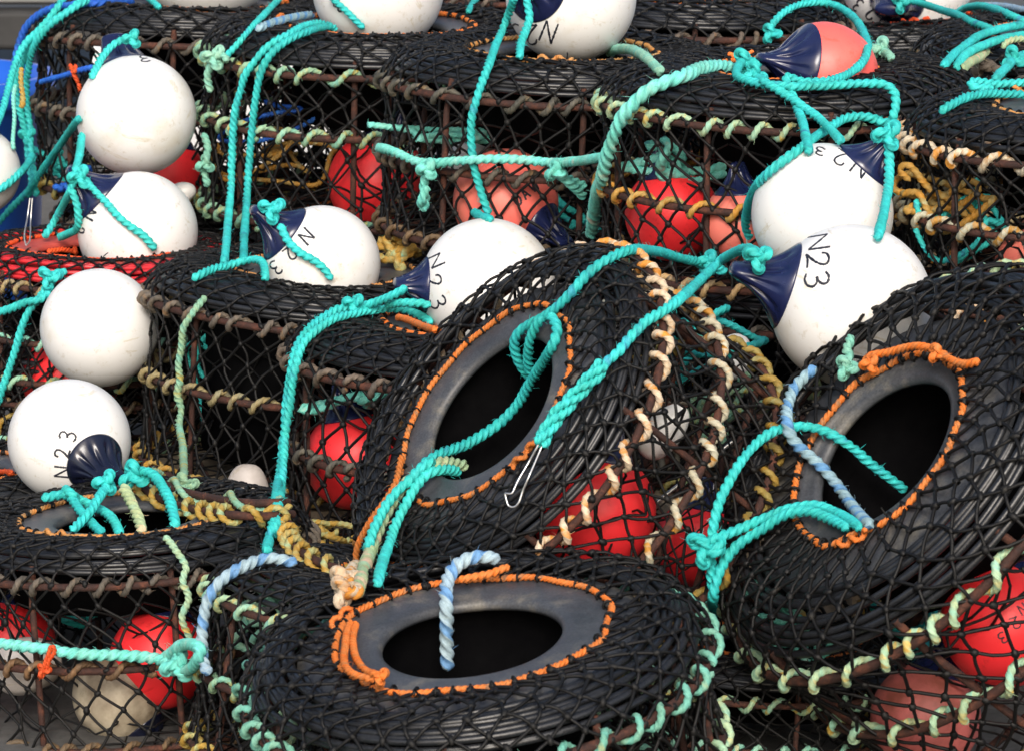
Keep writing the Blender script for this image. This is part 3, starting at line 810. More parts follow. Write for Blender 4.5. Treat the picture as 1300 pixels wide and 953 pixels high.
GW = 'white buoys on the pots'
make_buoy('W1', 173, 147, 76, 6.62, -0.25, 1, -0.55, tip=1.6, label='round white buoy at the upper left, standing on the buoy in the red mouth', text=[('3', 184, 74, 185, 9, 2.4)], group=GW)
make_buoy('W2', 175, 294, 76, 6.45, -0.74, 0.68, 0.1, 'white buoy sitting in the red pot mouth with a rope across its face', text=[('N', 112, 271, 245, 19, .9), ('2', 100, 292, 250, 14, .8)], group=GW)
make_buoy('W3', 126, 416, 75, 6.1, 0.1, 0.2, -0.95, 'plain round white buoy resting on the left edge of the dark sided pot, no writing', group=GW)
make_buoy('W4', 88, 559, 78, 5.5, 0.60, -0.52, 0.80, 'white buoy at the left with N23 written upwards beside its blue black cap', capmat='black_cap', phi=29,
          text=[('N', 79, 599, 88, 20, .95), ('2', 79, 575, 82, 19, .85), ('3', 86, 553, 76, 21, .85)], group=GW)
make_buoy('W5', 409, 335, 74, 6.0, -0.78, 0.62, 0.25, 'white N23 buoy sunk in the mouth of the dark sided pot', text=[('N', 389, 300, 228, 19, 1.0), ('2', 368, 322, 225, 18, .9), ('3', 350, 340, 222, 18, .9)], group=GW)
make_buoy('W6', 619, 363, 86, 5.80, -0.97, 0.02, 0.15, tip=1.32, phi=24, label='white N23 buoy in the middle peeping over the tilted pot, cap to the left', text=[('N', 553, 331, -62, 19, 1.1), ('2', 551, 357, -72, 19, 1.1), ('3', 556, 384, -68, 20, 1.1)], group=GW)
make_buoy('W7', 725, -3, 83, 6.2, -0.92, 0.3, 0.78, capmat='navy', label='white buoy at the top centre with N23 upside down, two turquoise ropes beside it', text=[('N', 697, 41, 162, 27, .9), ('2', 675, 44, 178, 26, .8), ('3', 655, 43, 190, 24, .7)], group=GW)
make_buoy('W8', 480, -16, 84, 6.75, -0.6, 0.8, 0.3, 'white buoy cut by the top edge between the round white and top centre ones', text=[('3', 430, 8, 215, 15, 1.2)], group=GW)
make_buoy('W9', 258, -62, 94, 7.2, 0.2, 1, 0.1, 'white buoy at the top left, only its underside in view', group=GW)
make_buoy('W10', 1044, 272, 90, 5.28, 0.66, 0.75, 0.12, phi=27, tip=1.42, label='white buoy at the right, N23 upside down, turquoise rope down either side', text=[('N', 1094, 212, 146, 26, 1.0), ('2', 1067, 200, 152, 19, 1.2), ('3', 1041, 192, 160, 10, 1.9)], group=GW)
make_buoy('W11', 1081, 388, 103, 5.02, -0.96, 0.30, 0.16, 'largest white buoy, right of the middle, N23 written down beside its navy cap', text=[('N', 1038, 307, -78, 28, .9), ('2', 1038, 330, -84, 29, .95), ('3', 1037, 355, -82, 31, .95)], stroke=2.2, group=GW)
make_buoy('W12', 1152, -22, 82, 7.25, -0.5, -0.85, 0.95, phi=25, label='white N23 buoy at the top right in the mouth with the orange red rope', text=[('N', 1124, 24, 165, 15, 1.0), ('2', 1105, 17, 152, 17, .9), ('3', 1089, 7, 140, 16, .8)], group=GW)
make_buoy('W13', -31, 218, 57, 6.9, 0, 1, 0.1, 'white buoy cut off by the left edge of the picture', group=GW)
make_buoy('PK', 1045, 92, 64, 5.68, -0.95, 0.22, 0.42, 'coral pink buoy with a navy cap lying in a pot mouth', mat='pink', phi=60, domed=True, tip=1.36, stretch=1.12, group='red and pink buoys')
GR = 'red and pink buoys'
kw = dict(group=GR, proxy=False)
make_buoy('R1', 480, 232, 64, 6.67, 0.3, 1, 0.1, 'red buoy inside the pot with two hanging turquoise ropes', mat='red', **kw)
make_buoy('R2', 642, 256, 67, 6.055, 0.72, -0.5, 0.42, 'faded red buoy lettered DAW behind the net in the middle of the top half', mat='salmon',
          text=[('D', 657, 254, 38, 14, .95), ('A', 667, 246, 38, 14, .9), ('W', 677, 237, 38, 14, .9)], phi=29, stroke=1.8, **kw)
make_buoy('R3', 853, 272, 60, 5.70, -0.2, 1, 0.1, 'red buoy inside the pot with the thick worn rope', mat='red', **kw)
make_buoy('R4', 940, 284, 50, 5.56, -0.05, 1, 0.1, 'faded salmon buoy with a navy top, right of the red one inside the same pot', mat='salmon', phi=40, **kw)
make_buoy('R5', 450, 583, 64, 5.78, -0.2, 1, 0.1, 'red buoy inside the upright pot beside the tilted one', mat='red', **kw)
make_buoy('R6', 90, 480, 62, 6.33, 0.2, 1, 0.1, 'red buoy netted between the two lower left white buoys', mat='red', **kw)
make_buoy('R7', 203, 836, 64, 5.09, 0.2, 1, 0.0, 'red buoy inside the lower left pot, on its right side', mat='red', **kw)
make_buoy('R8', 18, 812, 52, 5.25, 0.2, 1, 0.0, 'red buoy inside the lower left pot, at the picture edge', mat='red', **kw)
make_buoy('R9', 753, 648, 80, 4.90, 0.22, 1, 0.1, 'vivid red buoy behind the net of the tilted middle pot', mat='red', **kw)
make_buoy('R10', 884, 690, 55, 5.28, 0.2, 1, 0.1, 'small red buoy at the back between the two tilted pots', mat='red', **kw)
make_buoy('R11', 1276, 790, 82, 4.68, 0.5, 1, 0.0, 'red buoy behind the net at the lower right with N23 in thin ink', mat='red', text=[('N', 1298, 772, 215, 14, .9), ('2', 1289, 790, 205, 15, 1.1), ('3', 1273, 809, 215, 14, 1.1)], stroke=1.2, **kw)
make_buoy('R12', 1175, 910, 70, 4.75, 0.3, 1, 0.1, 'grubby dull pink buoy low down at the right', mat='pink_dirty', **kw)
make_buoy('R13', 1312, 340, 50, 5.3, 0.4, 1, 0.1, 'salmon buoy inside the pot with cream lashings at the right edge', mat='salmon', **kw)
make_buoy('R14', 212, 222, 48, 6.98, 0.3, 1, 0.1, 'red buoy just visible right of the gap between the top left white buoys', mat='red', **kw)
make_buoy('CR', 152, 882, 60, 5.09, 0.6, -.8, 0.1, 'grubby cream buoy inside the lower left pot in front of the red one', mat='cream_dirty', capmat='black_cap', **kw)

def make_float(px, py, d, a, b, ang, label, mat='dirty_white', tw=0.3):
    n = rframe(px, py, math.cos(math.radians(ang)), math.sin(math.radians(ang)), tw)
    t = np.linspace(0, PI, 24)
    V, F = revolve([(1e-4 + b * math.sin(x) ** 0.8 * (1 - .12 * math.cos(x)), a * math.cos(x)) for x in t], 32)
    for i in range(3):
        k = rng.normal(size=3) * 60
        V = V * (1 + 0.02 * np.sin(V @ k + i))[:, None]
    o = mesh_np('net_float', V, F, mat)
    o.matrix_world = Matrix.Translation(Vector(W(px, py, d))) @ Vector(n).to_track_quat('Z', 'Y').to_matrix().to_4x4()
    return tag(o, label, 'float', 'small floats in the nets')
make_float(843, 547, 4.93, 0.045, 0.025, 50, 'small grubby white float behind the net of the tilted middle pot', 'white')
make_float(314, 618, 5.84, 0.038, 0.034, 90, 'small round grey white float low in the dark sided pot')
make_float(1192, 795, 5.0, 0.05, 0.03, 75, 'pale float left of the red buoy at the lower right')
make_float(232, 245, 6.75, 0.026, 0.02, 20, 'pale float right of the gap between the top left buoys', 'white')
make_float(597, 205, 6.32, 0.05, 0.035, 30, 'white float at the back of the pot with the DAW buoy', 'white')
make_float(35, 845, 5.1, 0.05, 0.04, 10, 'white float low at the left inside the lower left pot')
make_float(930, 452, 5.45, 0.035, 0.028, 70, 'white float half hidden behind the cream lashed hoops', 'white')

# ------------------------------------------------------------------ ropes laid over the pile
vv, ff, n_ = [], [], 0
for V, F in PROXY:
    vv += V; ff += [tuple(i + n_ for i in f) for f in F]; n_ += len(V)
BVH = BVHTree.FromPolygons([Vector(v) for v in vv], ff)
LAID = []
CV = Vector(CAM)
def lay(pts, r, lift=0.003, iters=200):
    """pts: photo pixels, optional third value = fixed depth. Returns world points lying on whatever is there."""
    P = [(p[0], p[1]) for p in pts]
    fix = {i: p[2] for i, p in enumerate(pts) if len(p) > 2}
    m = 10
    Q = catmull(np.array(P, float), m)
    L = np.r_[0, np.cumsum(np.linalg.norm(np.diff(Q, axis=0), axis=1))]
    N = max(8, int(L[-1] / 3.5))
    s = np.linspace(0, L[-1], N)
    X = np.interp(s, L, Q[:, 0]); Y = np.interp(s, L, Q[:, 1])
    hd = np.full(N, np.nan)
    for i in range(N):
        d = ray(X[i], Y[i]); Ln = np.linalg.norm(d)
        h = BVH.ray_cast(CV, Vector(d / Ln))
        if h[0] is not None:
            cs = max(0.4, abs(h[1].dot(Vector(d / Ln))))
            hd[i] = h[3] / Ln - (r + lift) / cs
    ok = ~np.isnan(hd)
    if not ok.any(): hd[:] = 6.0
    else: hd[~ok] = np.interp(s[~ok], s[ok], hd[ok]) + 0.0
    lim = hd.copy(); lim[~ok] = 99
    for LX, LY, LD, lr in LAID:
        for i in range(N):
            k = (LX - X[i]) ** 2 + (LY - Y[i]) ** 2
            j = int(k.argmin())
            if k[j] < (0.8 * r * FPX / LD[j]) ** 2 and abs(LD[j] - lim[i]) < 0.06:
                lim[i] = min(lim[i], LD[j] - (r + lr) * 0.85)
    dd = np.minimum(hd, lim)
    fixed = np.zeros(N, bool)
    for i, v in fix.items():
        k = int(np.argmin(np.abs(s - L[min(i * m, len(L) - 1)])))
        dd[k] = v; fixed[k] = True; lim[k] = v
    e0, e1 = dd[0], dd[-1]
    for _ in range(iters):
        a = dd.copy()
        a[1:-1] = (dd[:-2] + dd[2:]) * 0.25 + dd[1:-1] * 0.5
        a = np.minimum(a, lim)
        a[fixed] = dd[fixed]
        dd = a
    kk = np.ones(5) / 5
    if N > 12:
        sm = np.convolve(np.pad(dd, 2, 'edge'), kk, 'valid'); sm[fixed] = dd[fixed]; dd = np.minimum(sm, dd + 0.003)
    LAID.append((X, Y, dd, r))
    return np.array([W(X[i], Y[i], dd[i]) for i in range(N)])

def add_wobble(P, amp):
    n = len(P); w = rng.normal(size=(n, 3)) * amp
    for _ in range(6): w[1:-1] = (w[:-2] + w[1:-1] + w[2:]) / 3
    return P + w

def rope(strands, r, mat, label, lift=0.003, iters=220, group=None, knots=(), cat='rope', fuzz=90, name='rope'):
    """one rope = one object; strands are runs of it, knots lumps tied in it"""
    parts = []
    own = len(LAID)
    for st in strands:
        P = lay(st, r, lift, iters)
        parts.append(rope_geo(catmull(resample(add_wobble(P, 0.0008), 0.012), 4), r, 12, 0.36, fuzz=fuzz))
    for kn in knots:
        px, py, size = kn[:3]
        P0 = lay([(px - 1, py), (px + 1, py), (px + 2, py)], r, 0.006, 2)
        LAID.pop()
        c = P0[1] if len(kn) < 4 else W(px, py, kn[3])
        if len(kn) < 4:                      # tie the knot on this rope itself
            best = min(((np.hypot(LX - px, LY - py).min(), k) for k, (LX, LY, LD, lr) in enumerate(LAID[own:])), default=(99, 0))
            if best[0] < 14:
                LX, LY, LD, lr = LAID[own + best[1]]; q_ = int(np.hypot(LX - px, LY - py).argmin())
                c = W((px + LX[q_]) / 2, (py + LY[q_]) / 2, LD[q_] - r * 0.3)
        t = np.linspace(0, 2 * PI, 90)
        rad = size * 4.9 / FPX * 0.55 if size > 1 else size
        rad = max(rad, r * 1.35)
        a0 = rng.uniform(0, 6)
        x = rad * (np.sin(t) + 1.15 * np.sin(2 * t)) / 1.9; y = rad * (np.cos(t) - 1.15 * np.cos(2 * t)) / 1.9; z = -np.sin(3 * t) * r * 1.05
        ca, sa = math.cos(a0), math.sin(a0)
        Pk = c + (x * ca - y * sa)[:, None] * RT + (x * sa + y * ca)[:, None] * UP + z[:, None] * FW - FW * r * 1.0
        parts.append(rope_geo(Pk, r * 0.95, 12, 0.36, fuzz=fuzz))
    V, F, u = join_uv(parts)
    o = mesh_np(name, V, F, mat, u)
    if group is None: group = 'loose ropes over the pots'
    return tag(o, label, cat, group)

tr = 0.0074
# top left
rope([[(169, 2), (135, 3), (101, 6), (64, 12), (37, 30), (24, 58), (18, 90), (14, 116)]], 0.0085, 'blue', 'bright blue rope arching over the left edge of the top left pot')
rope([[(82, -4), (70, 14), (51, 37), (32, 56), (20, 80), (10, 115), (0, 148), (-14, 180)]], tr, 'teal', 'turquoise rope curving off the left side of the top left pot, outermost of three')
rope([[(106, -2), (90, 12), (70, 26), (48, 47), (30, 78), (20, 112), (26, 142), (34, 176), (36, 205), (40, 232), (34, 251)]], tr, 'teal', 'turquoise rope hanging down the top left pot, middle of three', knots=[(37, 172, 0.012)])
rope([[(120, -3), (98, 8), (64, 32), (42, 62), (35, 95), (34, 130), (38, 162), (39, 200), (44, 225), (46, 250)]], tr, 'teal', 'turquoise rope hanging down the top left pot, innermost of three with a steel clip')
rope([[(20, 108), (17, 122), (18, 150), (16, 178), (17, 190)]], 0.0045, 'teal_worn', 'thin worn turquoise cord hanging at the left edge', knots=[])
rope([[(28, 86), (26, 105), (29, 125), (28, 138)]], 0.005, 'yellow_green', 'short yellow green cord beside the top left turquoise ropes')
rope([[(50, 105), (75, 98), (100, 90), (120, 86)]], 0.006, 'blue', 'short length of blue rope behind the net of the top left pot')
rope([[(172, 62), (171, 50), (160, 50), (145, 56), (130, 72), (121, 88), (115, 100)]], tr, 'teal', 'turquoise rope knotted to the top of the round white buoy', knots=[(168, 51, 0.012)])
rope([[(101, 150), (85, 172), (68, 196), (50, 222), (34, 244), (16, 263), (-4, 284)]], tr, 'teal', 'long turquoise rope slanting down from behind the round white buoy')
rope([[(104, 170), (101, 195), (96, 217), (90, 240), (79, 262), (66, 286), (56, 302)], [(104, 225), (122, 244), (136, 259), (149, 274), (166, 288), (183, 300), (198, 318)], [(90, 240), (98, 262), (99, 288), (86, 297), (74, 302)]], tr, 'teal',
     'turquoise rope knotted at the navy cap and crossing the buoy in the red pot', knots=[(101, 226, 0.016)])
rope([[(-4, 244), (14, 230), (34, 210), (40, 196)]], tr, 'teal', 'short turquoise rope at the left edge above the cut off buoy')
rope([[(86, 345), (75, 346), (64, 354), (55, 372), (34, 400), (20, 442), (8, 480), (-4, 515)], [(64, 370), (50, 381), (34, 384), (14, 392), (-4, 397)]], tr, 'teal', 'turquoise rope knotted left of the plain white buoy', knots=[(64, 352, 0.016)])
rope([[(60, 320), (80, 317), (98, 320)], [(94, 314), (96, 322)]], 0.005, 'orange_red', 'short orange cord tied on the red hose top')
rope([[(-2, 600), (8, 599), (16, 601)]], 0.005, 'orange_red', 'scrap of orange rope at the left edge beside the large buoy')
rope([[(89, 81), (94, 95), (100, 106)], [(97, 82), (94, 94)], [(100, 106), (102, 116)]], 0.0045, 'orange_red', 'orange tie on the net beside the round white buoy')
# second pot of the top row
rope([[(428, 38), (412, 31), (399, 30), (382, 35), (366, 44), (343, 57), (325, 76), (312, 95), (305, 116), (299, 140), (296, 165), (294, 220), (290, 280), (285, 334)]], tr, 'teal', 'left turquoise rope of the pair hanging down the second top pot')
rope([[(420, 33), (400, 37), (372, 48), (354, 60), (342, 72), (333, 88), (328, 106), (323, 140), (320, 165), (315, 225), (311, 290), (309, 332)]], tr, 'teal', 'right turquoise rope of the pair hanging down the second top pot')
rope([[(357, -3), (340, 14), (318, 37), (300, 58), (287, 72)]], 0.0065, 'teal', 'thinner turquoise rope slanting over the gap left of the second top pot')
rope([[(323, 39), (345, 30), (370, 23), (398, 19)]], 0.008, 'blue_white', 'pale blue rope along the rim behind the second top pot')
rope([[(262, 76), (272, 70), (284, 72), (290, 78)], [(272, 74), (264, 95), (268, 118)]], 0.0075, 'mint', 'mint green rope knotted at the upper left rim of the second top pot', knots=[(272, 74, 0.018)])
rope([[(258, 170), (264, 190), (259, 215), (264, 238)]], 0.0075, 'mint', 'mint green rope down the left edge of the second top pot', knots=[(262, 210, 0.012)])
rope([[(188, -3), (196, 5), (202, 11)]], 0.0065, 'teal', 'scrap of turquoise rope on the topmost left white buoy')
rope([[(418, -4), (440, 15), (462, 38)]], 0.0065, 'teal', 'turquoise rope across the buoy at the top edge')
rope([[(607, -4), (600, 5), (594, 15)]], 0.006, 'teal', 'scrap of turquoise rope at the top edge left of the middle')
# dark sided pot
rope([[(355, 284), (360, 296), (369, 311), (384, 323), (399, 331), (412, 342), (421, 355)], [(244, 354), (266, 343), (288, 337), (312, 331), (332, 332), (338, 354)]], tr, 'teal', 'turquoise rope knotted to the N23 buoy in the dark sided pot', knots=[(346, 267, 0.017)])
rope([[(262, 375), (250, 390), (242, 402), (233, 417), (231, 440), (227, 462), (229, 482), (225, 500), (230, 520), (227, 540), (232, 565), (233, 590), (234, 614)]], 0.0062, 'mint_yellow', 'pale mint twisted rope running down the dark sided pot', knots=[(229, 616, 0.013), (243, 617, 0.012)])
# upright pot left of the tilted one
rope([[(518, 364), (509, 369), (496, 376), (483, 382), (468, 387), (452, 389), (438, 390), (420, 397), (400, 410), (384, 427), (374, 448), (369, 475), (364, 510), (360, 555, 5.68), (356, 590), (353, 612, 5.62), (348, 650, 5.54), (342, 682, 5.46), (337, 702, 5.40)]], tr, 'teal',
     'turquoise rope from the middle N23 buoy hanging down left of the tilted pot, knotted once', knots=[(450, 383, 0.012)])
rope([[(549, 411), (540, 405), (531, 400), (518, 394), (505, 392), (485, 392), (460, 396), (440, 400), (420, 407), (398, 422), (383, 440), (376, 462), (371, 492), (367, 520), (362, 550, 5.68), (359, 590, 5.64), (356, 620, 5.60), (352, 650, 5.53), (349, 680, 5.46)], [(548, 390), (535, 385), (510, 385), (490, 388)]], tr, 'teal',
     'second turquoise rope over the rim left of the tilted pot')
rope([[(505, 403, 5.64), (515, 405), (530, 411), (546, 417), (556, 419, 5.60)]], 0.0055, 'orange', 'orange rope at the mouth edge left of the middle N23 buoy')
# pot with DAW buoy
rope([[(653, -4), (646, 18), (637, 40), (628, 62), (620, 84), (611, 108), (604, 130), (599, 150), (598, 172), (601, 210), (607, 232), (613, 252), (622, 274)], [(603, 270), (612, 276), (624, 278)]], tr, 'teal', 'turquoise rope hanging down the front of the pot with the DAW buoy')
rope([[(668, -4), (671, 12), (672, 24), (666, 42), (661, 56), (659, 74)]], tr, 'teal', 'short turquoise rope on the top centre white buoy')
rope([[(479, 186), (495, 191), (515, 200), (535, 207), (555, 208), (580, 205), (606, 203), (630, 202), (657, 203), (680, 205), (708, 207), (735, 205), (764, 199)], [(544, 208), (541, 222), (538, 237), (540, 255), (537, 271)], [(543, 235), (533, 262)],
      [(701, 208), (706, 220), (718, 226), (732, 233), (745, 238)], [(712, 222), (728, 236), (742, 251)]], 0.0085, 'teal_worn', 'worn turquoise rope tied across the pot with the DAW buoy', lift=0.008, knots=[(543, 216, 0.011), (706, 218, 0.012)])
rope([[(774, 68), (782, 63), (799, 63), (812, 68), (823, 76), (838, 91)]], 0.0088, 'mint', 'pale mint rope end on the right rim of the pot with the DAW buoy')
rope([[(936, 92), (922, 86), (905, 85), (888, 88), (871, 95), (848, 104), (826, 113), (812, 124), (801, 136), (789, 150), (781, 168), (775, 185), (770, 202), (764, 225), (759, 244), (754, 272), (750, 302)]], 0.0115, 'teal_worn', 'thick worn turquoise rope arching down the left side of the pot with the pink buoy', lift=0.006)
# pink buoy
rope([[(978, 42), (980, 32), (990, 20), (1007, 9), (1033, 3), (1059, 7), (1080, 19), (1094, 37), (1101, 58), (1094, 80), (1072, 96), (1044, 104), (1015, 103), (1001, 97), (998, 104), (1004, 116), (1012, 135), (1020, 160), (1027, 195)]], tr, 'teal', 'turquoise rope looping right round the coral pink buoy', knots=[(979, 45, 0.014)])
rope([[(950, 70), (938, 84), (936, 97), (950, 103), (972, 108), (1000, 110), (1022, 109), (1060, 108), (1097, 106), (1122, 108), (1134, 116), (1137, 132), (1132, 155)], [(960, 98), (980, 110), (1005, 126), (1022, 138), (1039, 150), (1056, 166), (1068, 180)]], tr, 'teal',
     'turquoise rope under the coral pink buoy with a fat knot at its navy cap', knots=[(948, 84, 0.018), (955, 92, 0.014)])
rope([[(1122, 160), (1110, 151), (1090, 148), (1072, 151), (1058, 159), (1040, 171), (1022, 184), (1000, 200), (978, 218), (963, 233), (954, 250), (948, 270), (947, 290), (953, 303)], [(1127, 175), (1129, 203), (1128, 225), (1126, 248), (1121, 275), (1115, 304)], [(1112, 154), (1128, 156), (1138, 162), (1140, 172)]], tr, 'teal',
     'turquoise rope knotted to the upper right white buoy and trailing both sides of it', knots=[(1127, 171, 0.017)])
# top right
rope([[(1140, 3), (1160, 3), (1180, 8), (1198, 14), (1216, 20), (1238, 30), (1261, 38)]], tr, 'teal', 'turquoise rope leading right from the buoy at the top right', knots=[(1144, 5, 0.016)])
rope([[(1217, 15), (1230, 9), (1249, 8), (1268, 13), (1283, 20), (1306, 29)]], tr, 'teal', 'turquoise rope arching at the top right corner')
rope([[(1250, 8), (1275, 9), (1306, 15)]], tr, 'blue_white', 'blue flecked rope at the very top right corner')
rope([[(1199, 84), (1210, 70), (1226, 58), (1244, 46), (1266, 38), (1285, 34), (1306, 32)]], tr, 'teal', 'upper of two turquoise ropes rising to the right edge')
rope([[(1214, 86), (1222, 74), (1232, 66), (1248, 58), (1266, 51), (1285, 47), (1306, 43)]], tr, 'teal', 'lower of two turquoise ropes rising to the right edge')
rope([[(1222, 88), (1230, 80), (1242, 74), (1252, 66)]], 0.008, 'sage', 'sage green rope end beside the two rising turquoise ropes')
rope([[(1192, 143), (1206, 134), (1225, 125), (1244, 120), (1262, 118), (1280, 119), (1306, 121)]], tr, 'teal', 'lower turquoise rope across the top of the pot with cream lashings')
rope([[(1306, 105), (1285, 106), (1262, 107), (1240, 103), (1231, 106), (1240, 112), (1262, 112)], [(1264, 101), (1270, 93), (1280, 84), (1286, 76), (1300, 70)]], tr, 'teal', 'upper turquoise rope across the top of the pot with cream lashings', knots=[(1286, 75, 0.015)])
rope([[(1272, 62), (1278, 54), (1290, 50), (1304, 50)]], 0.006, 'sage', 'sage green loop of rope at the right edge near the top')
rope([[(1236, 88), (1245, 80), (1256, 82), (1266, 90), (1280, 88)]], 0.009, 'grey', 'lump of dark grey rope at the upper right', knots=[(1245, 86, 0.016)])
rope([[(1105, 60), (1112, 64), (1122, 66), (1132, 74)]], 0.008, 'mint', 'mint rope knotted on the hoop under the top right pot', knots=[(1118, 63, 0.014)])
# tilted middle pot
rope([[(898, 333), (880, 331), (860, 327), (836, 320), (809, 317), (790, 320), (775, 327), (758, 338), (741, 354), (726, 370), (711, 386), (698, 397), (687, 405), (672, 412), (660, 420), (653, 434), (657, 456), (666, 470), (676, 482)],
      [(690, 402), (680, 415), (673, 432), (670, 455), (673, 476)],
      [(696, 399), (704, 408), (707, 422), (701, 440), (691, 457), (680, 474), (668, 494), (656, 514), (643, 529), (628, 541), (612, 552), (594, 562), (577, 569), (560, 575), (545, 583), (533, 592)], [(896, 328), (904, 342), (898, 346), (890, 338)]],
     tr, 'teal', 'turquoise rope looped in the mouth of the tilted middle pot and trailing down across it', iters=300, knots=[(898, 333, 0.013)])
rope([[(962, 328), (958, 319), (947, 316), (934, 320), (915, 331), (896, 349), (878, 366), (860, 382), (838, 397), (819, 409), (800, 428), (785, 446), (772, 458), (760, 468)], [(905, 336), (912, 342), (924, 346)]],
     tr, 'teal', 'turquoise rope from the largest white buoy slanting down to the spliced eye', knots=[(962, 328, 0.015)], iters=200)
# splice: three strands plaited thick
P = lay([(768, 460), (752, 479), (731, 501), (712, 522), (698, 540), (684, 566)], 0.012, 0.004, 60)
P = catmull(resample(P, 0.02), 6)
T_, N_ = transport(P); B_ = np.cross(T_, N_)
parts = []
s_ = np.r_[0, np.cumsum(np.linalg.norm(np.diff(P, axis=0), axis=1))]
for k in range(3):
    a = 2 * PI * k / 3 + s_ * 75
    parts.append(rope_geo(P + 0.0062 * (N_ * np.cos(a)[:, None] + B_ * np.sin(a)[:, None]), 0.0062, 12, 0.42, fuzz=60))
V, F, u = join_uv(parts)
tag(mesh_np('rope_splice_end', V, F, 'teal', u), 'thick plaited turquoise splice above the steel hook on the tilted pot', 'rope splice')
rope([[(593, 592), (578, 588), (562, 587), (546, 591), (532, 601), (518, 611), (505, 626), (494, 643), (484, 663), (476, 682), (470, 701), (462, 722), (457, 741), (452, 757)]], 0.0092, 'sage', 'faded sage rope arching down out of the tilted middle pot mouth', lift=0.006, iters=120)
rope([[(584, 600), (570, 596), (552, 597), (540, 603), (531, 613), (522, 626), (514, 641), (507, 655), (500, 671), (494, 688), (488, 706), (482, 725), (478, 744)]], 0.0075, 'teal', 'turquoise rope right of the sage one running down from the tilted pot', lift=0.005, iters=120)
rope([[(548, 584), (534, 594), (520, 608), (506, 621), (492, 638), (480, 660), (472, 678), (466, 700)]], 0.0075, 'teal', 'turquoise rope left of the sage one below the tilted pot', iters=120)
rope([[(510, 577), (506, 595), (503, 610), (494, 626), (483, 643), (472, 658), (463, 674), (455, 692), (452, 708), (456, 722)]], 0.005, 'orange', 'orange rope tail hanging left of the faded sage rope')
rope([[(458, 726), (452, 717), (444, 726), (436, 736), (438, 748), (449, 754), (456, 744)]], 0.0085, 'cream', 'knotted cream rope end between the front pots', knots=[(443, 738, 0.017), (438, 750, 0.015)])
# front pot
rope([[(569, 852), (567, 830), (566, 807), (567, 785), (566, 765), (566, 748), (569, 733), (577, 720), (589, 711), (604, 706), (620, 707), (636, 710)]], 0.0092, 'blue_white', 'pale blue flecked rope across the mouth of the nearest pot', iters=200, lift=0.006)
rope([[(446, 788), (441, 800), (438, 818), (436, 835), (442, 850), (456, 858), (478, 862)], [(452, 790), (448, 812), (452, 834), (464, 850), (480, 856), (486, 864)]], 0.0052, 'orange', 'doubled orange rope end at the left of the nearest pot mouth', lift=0.008, knots=[(482, 858, 0.008)])
rope([[(580, 737), (600, 732), (620, 728), (636, 722), (646, 718)]], 0.0055, 'orange', 'orange rope tail at the back of the nearest pot mouth', lift=0.008)
# right tilted pot
rope([[(906, 752), (903, 725), (903, 700), (906, 665), (916, 630), (933, 597), (947, 577), (963, 560), (978, 549), (995, 544), (1012, 541), (1029, 542), (1047, 547), (1063, 555), (1085, 570), (1110, 592), (1132, 608), (1151, 622)]], tr, 'teal', 'turquoise rope arching over the mouth of the right tilted pot', iters=200, lift=0.005)
rope([[(1093, 670), (1078, 659), (1063, 651), (1046, 644), (1029, 641), (1012, 643), (995, 648), (978, 655), (962, 661), (945, 668), (928, 675), (910, 683), (896, 693)], [(1077, 671), (1060, 661), (1043, 654), (1024, 649), (1005, 650), (988, 658), (972, 669), (955, 679), (938, 690), (925, 704), (915, 722), (908, 742), (905, 763), (906, 778)]], tr, 'teal',
     'turquoise rope knotted left of the right tilted pot and running into its mouth', iters=200, lift=0.004, knots=[(894, 697, 0.020), (898, 702, 0.016)])
rope([[(1037, 465), (1022, 478), (1009, 491), (1002, 506), (999, 522), (1000, 540), (1006, 556), (1018, 570), (1032, 582), (1049, 598), (1064, 617), (1078, 637), (1091, 653), (1104, 667)]], 0.0082, 'blue_white', 'blue flecked rope over the left rim of the right tilted pot into its mouth', iters=150, lift=0.003)
rope([[(1097, 466), (1100, 456), (1110, 450), (1125, 448), (1142, 443), (1160, 440), (1176, 441), (1190, 446), (1204, 455), (1216, 461), (1230, 462), (1244, 457)], [(1106, 466), (1101, 458)]], 0.0058, 'orange', 'knotted double orange rope along the top of the right mouth', lift=0.008, knots=[(1104, 463, 0.010), (1187, 452, 0.009)])
rope([[(1080, 424), (1078, 436), (1074, 446), (1080, 452), (1072, 460), (1076, 470)]], 0.0065, 'mint', 'short mint cord seized on the upper left rim of the right tilted pot', knots=[(1074, 468, 0.012)])
# low pot
rope([[(376, 716), (360, 710), (342, 708), (326, 711), (312, 717), (298, 724), (286, 732), (277, 741), (269, 752), (263, 765), (260, 778), (257, 804), (257, 825), (259, 842), (266, 857)]], 0.0085, 'blue_white', 'blue flecked rope round the left edge of the low front pot', lift=0.004)
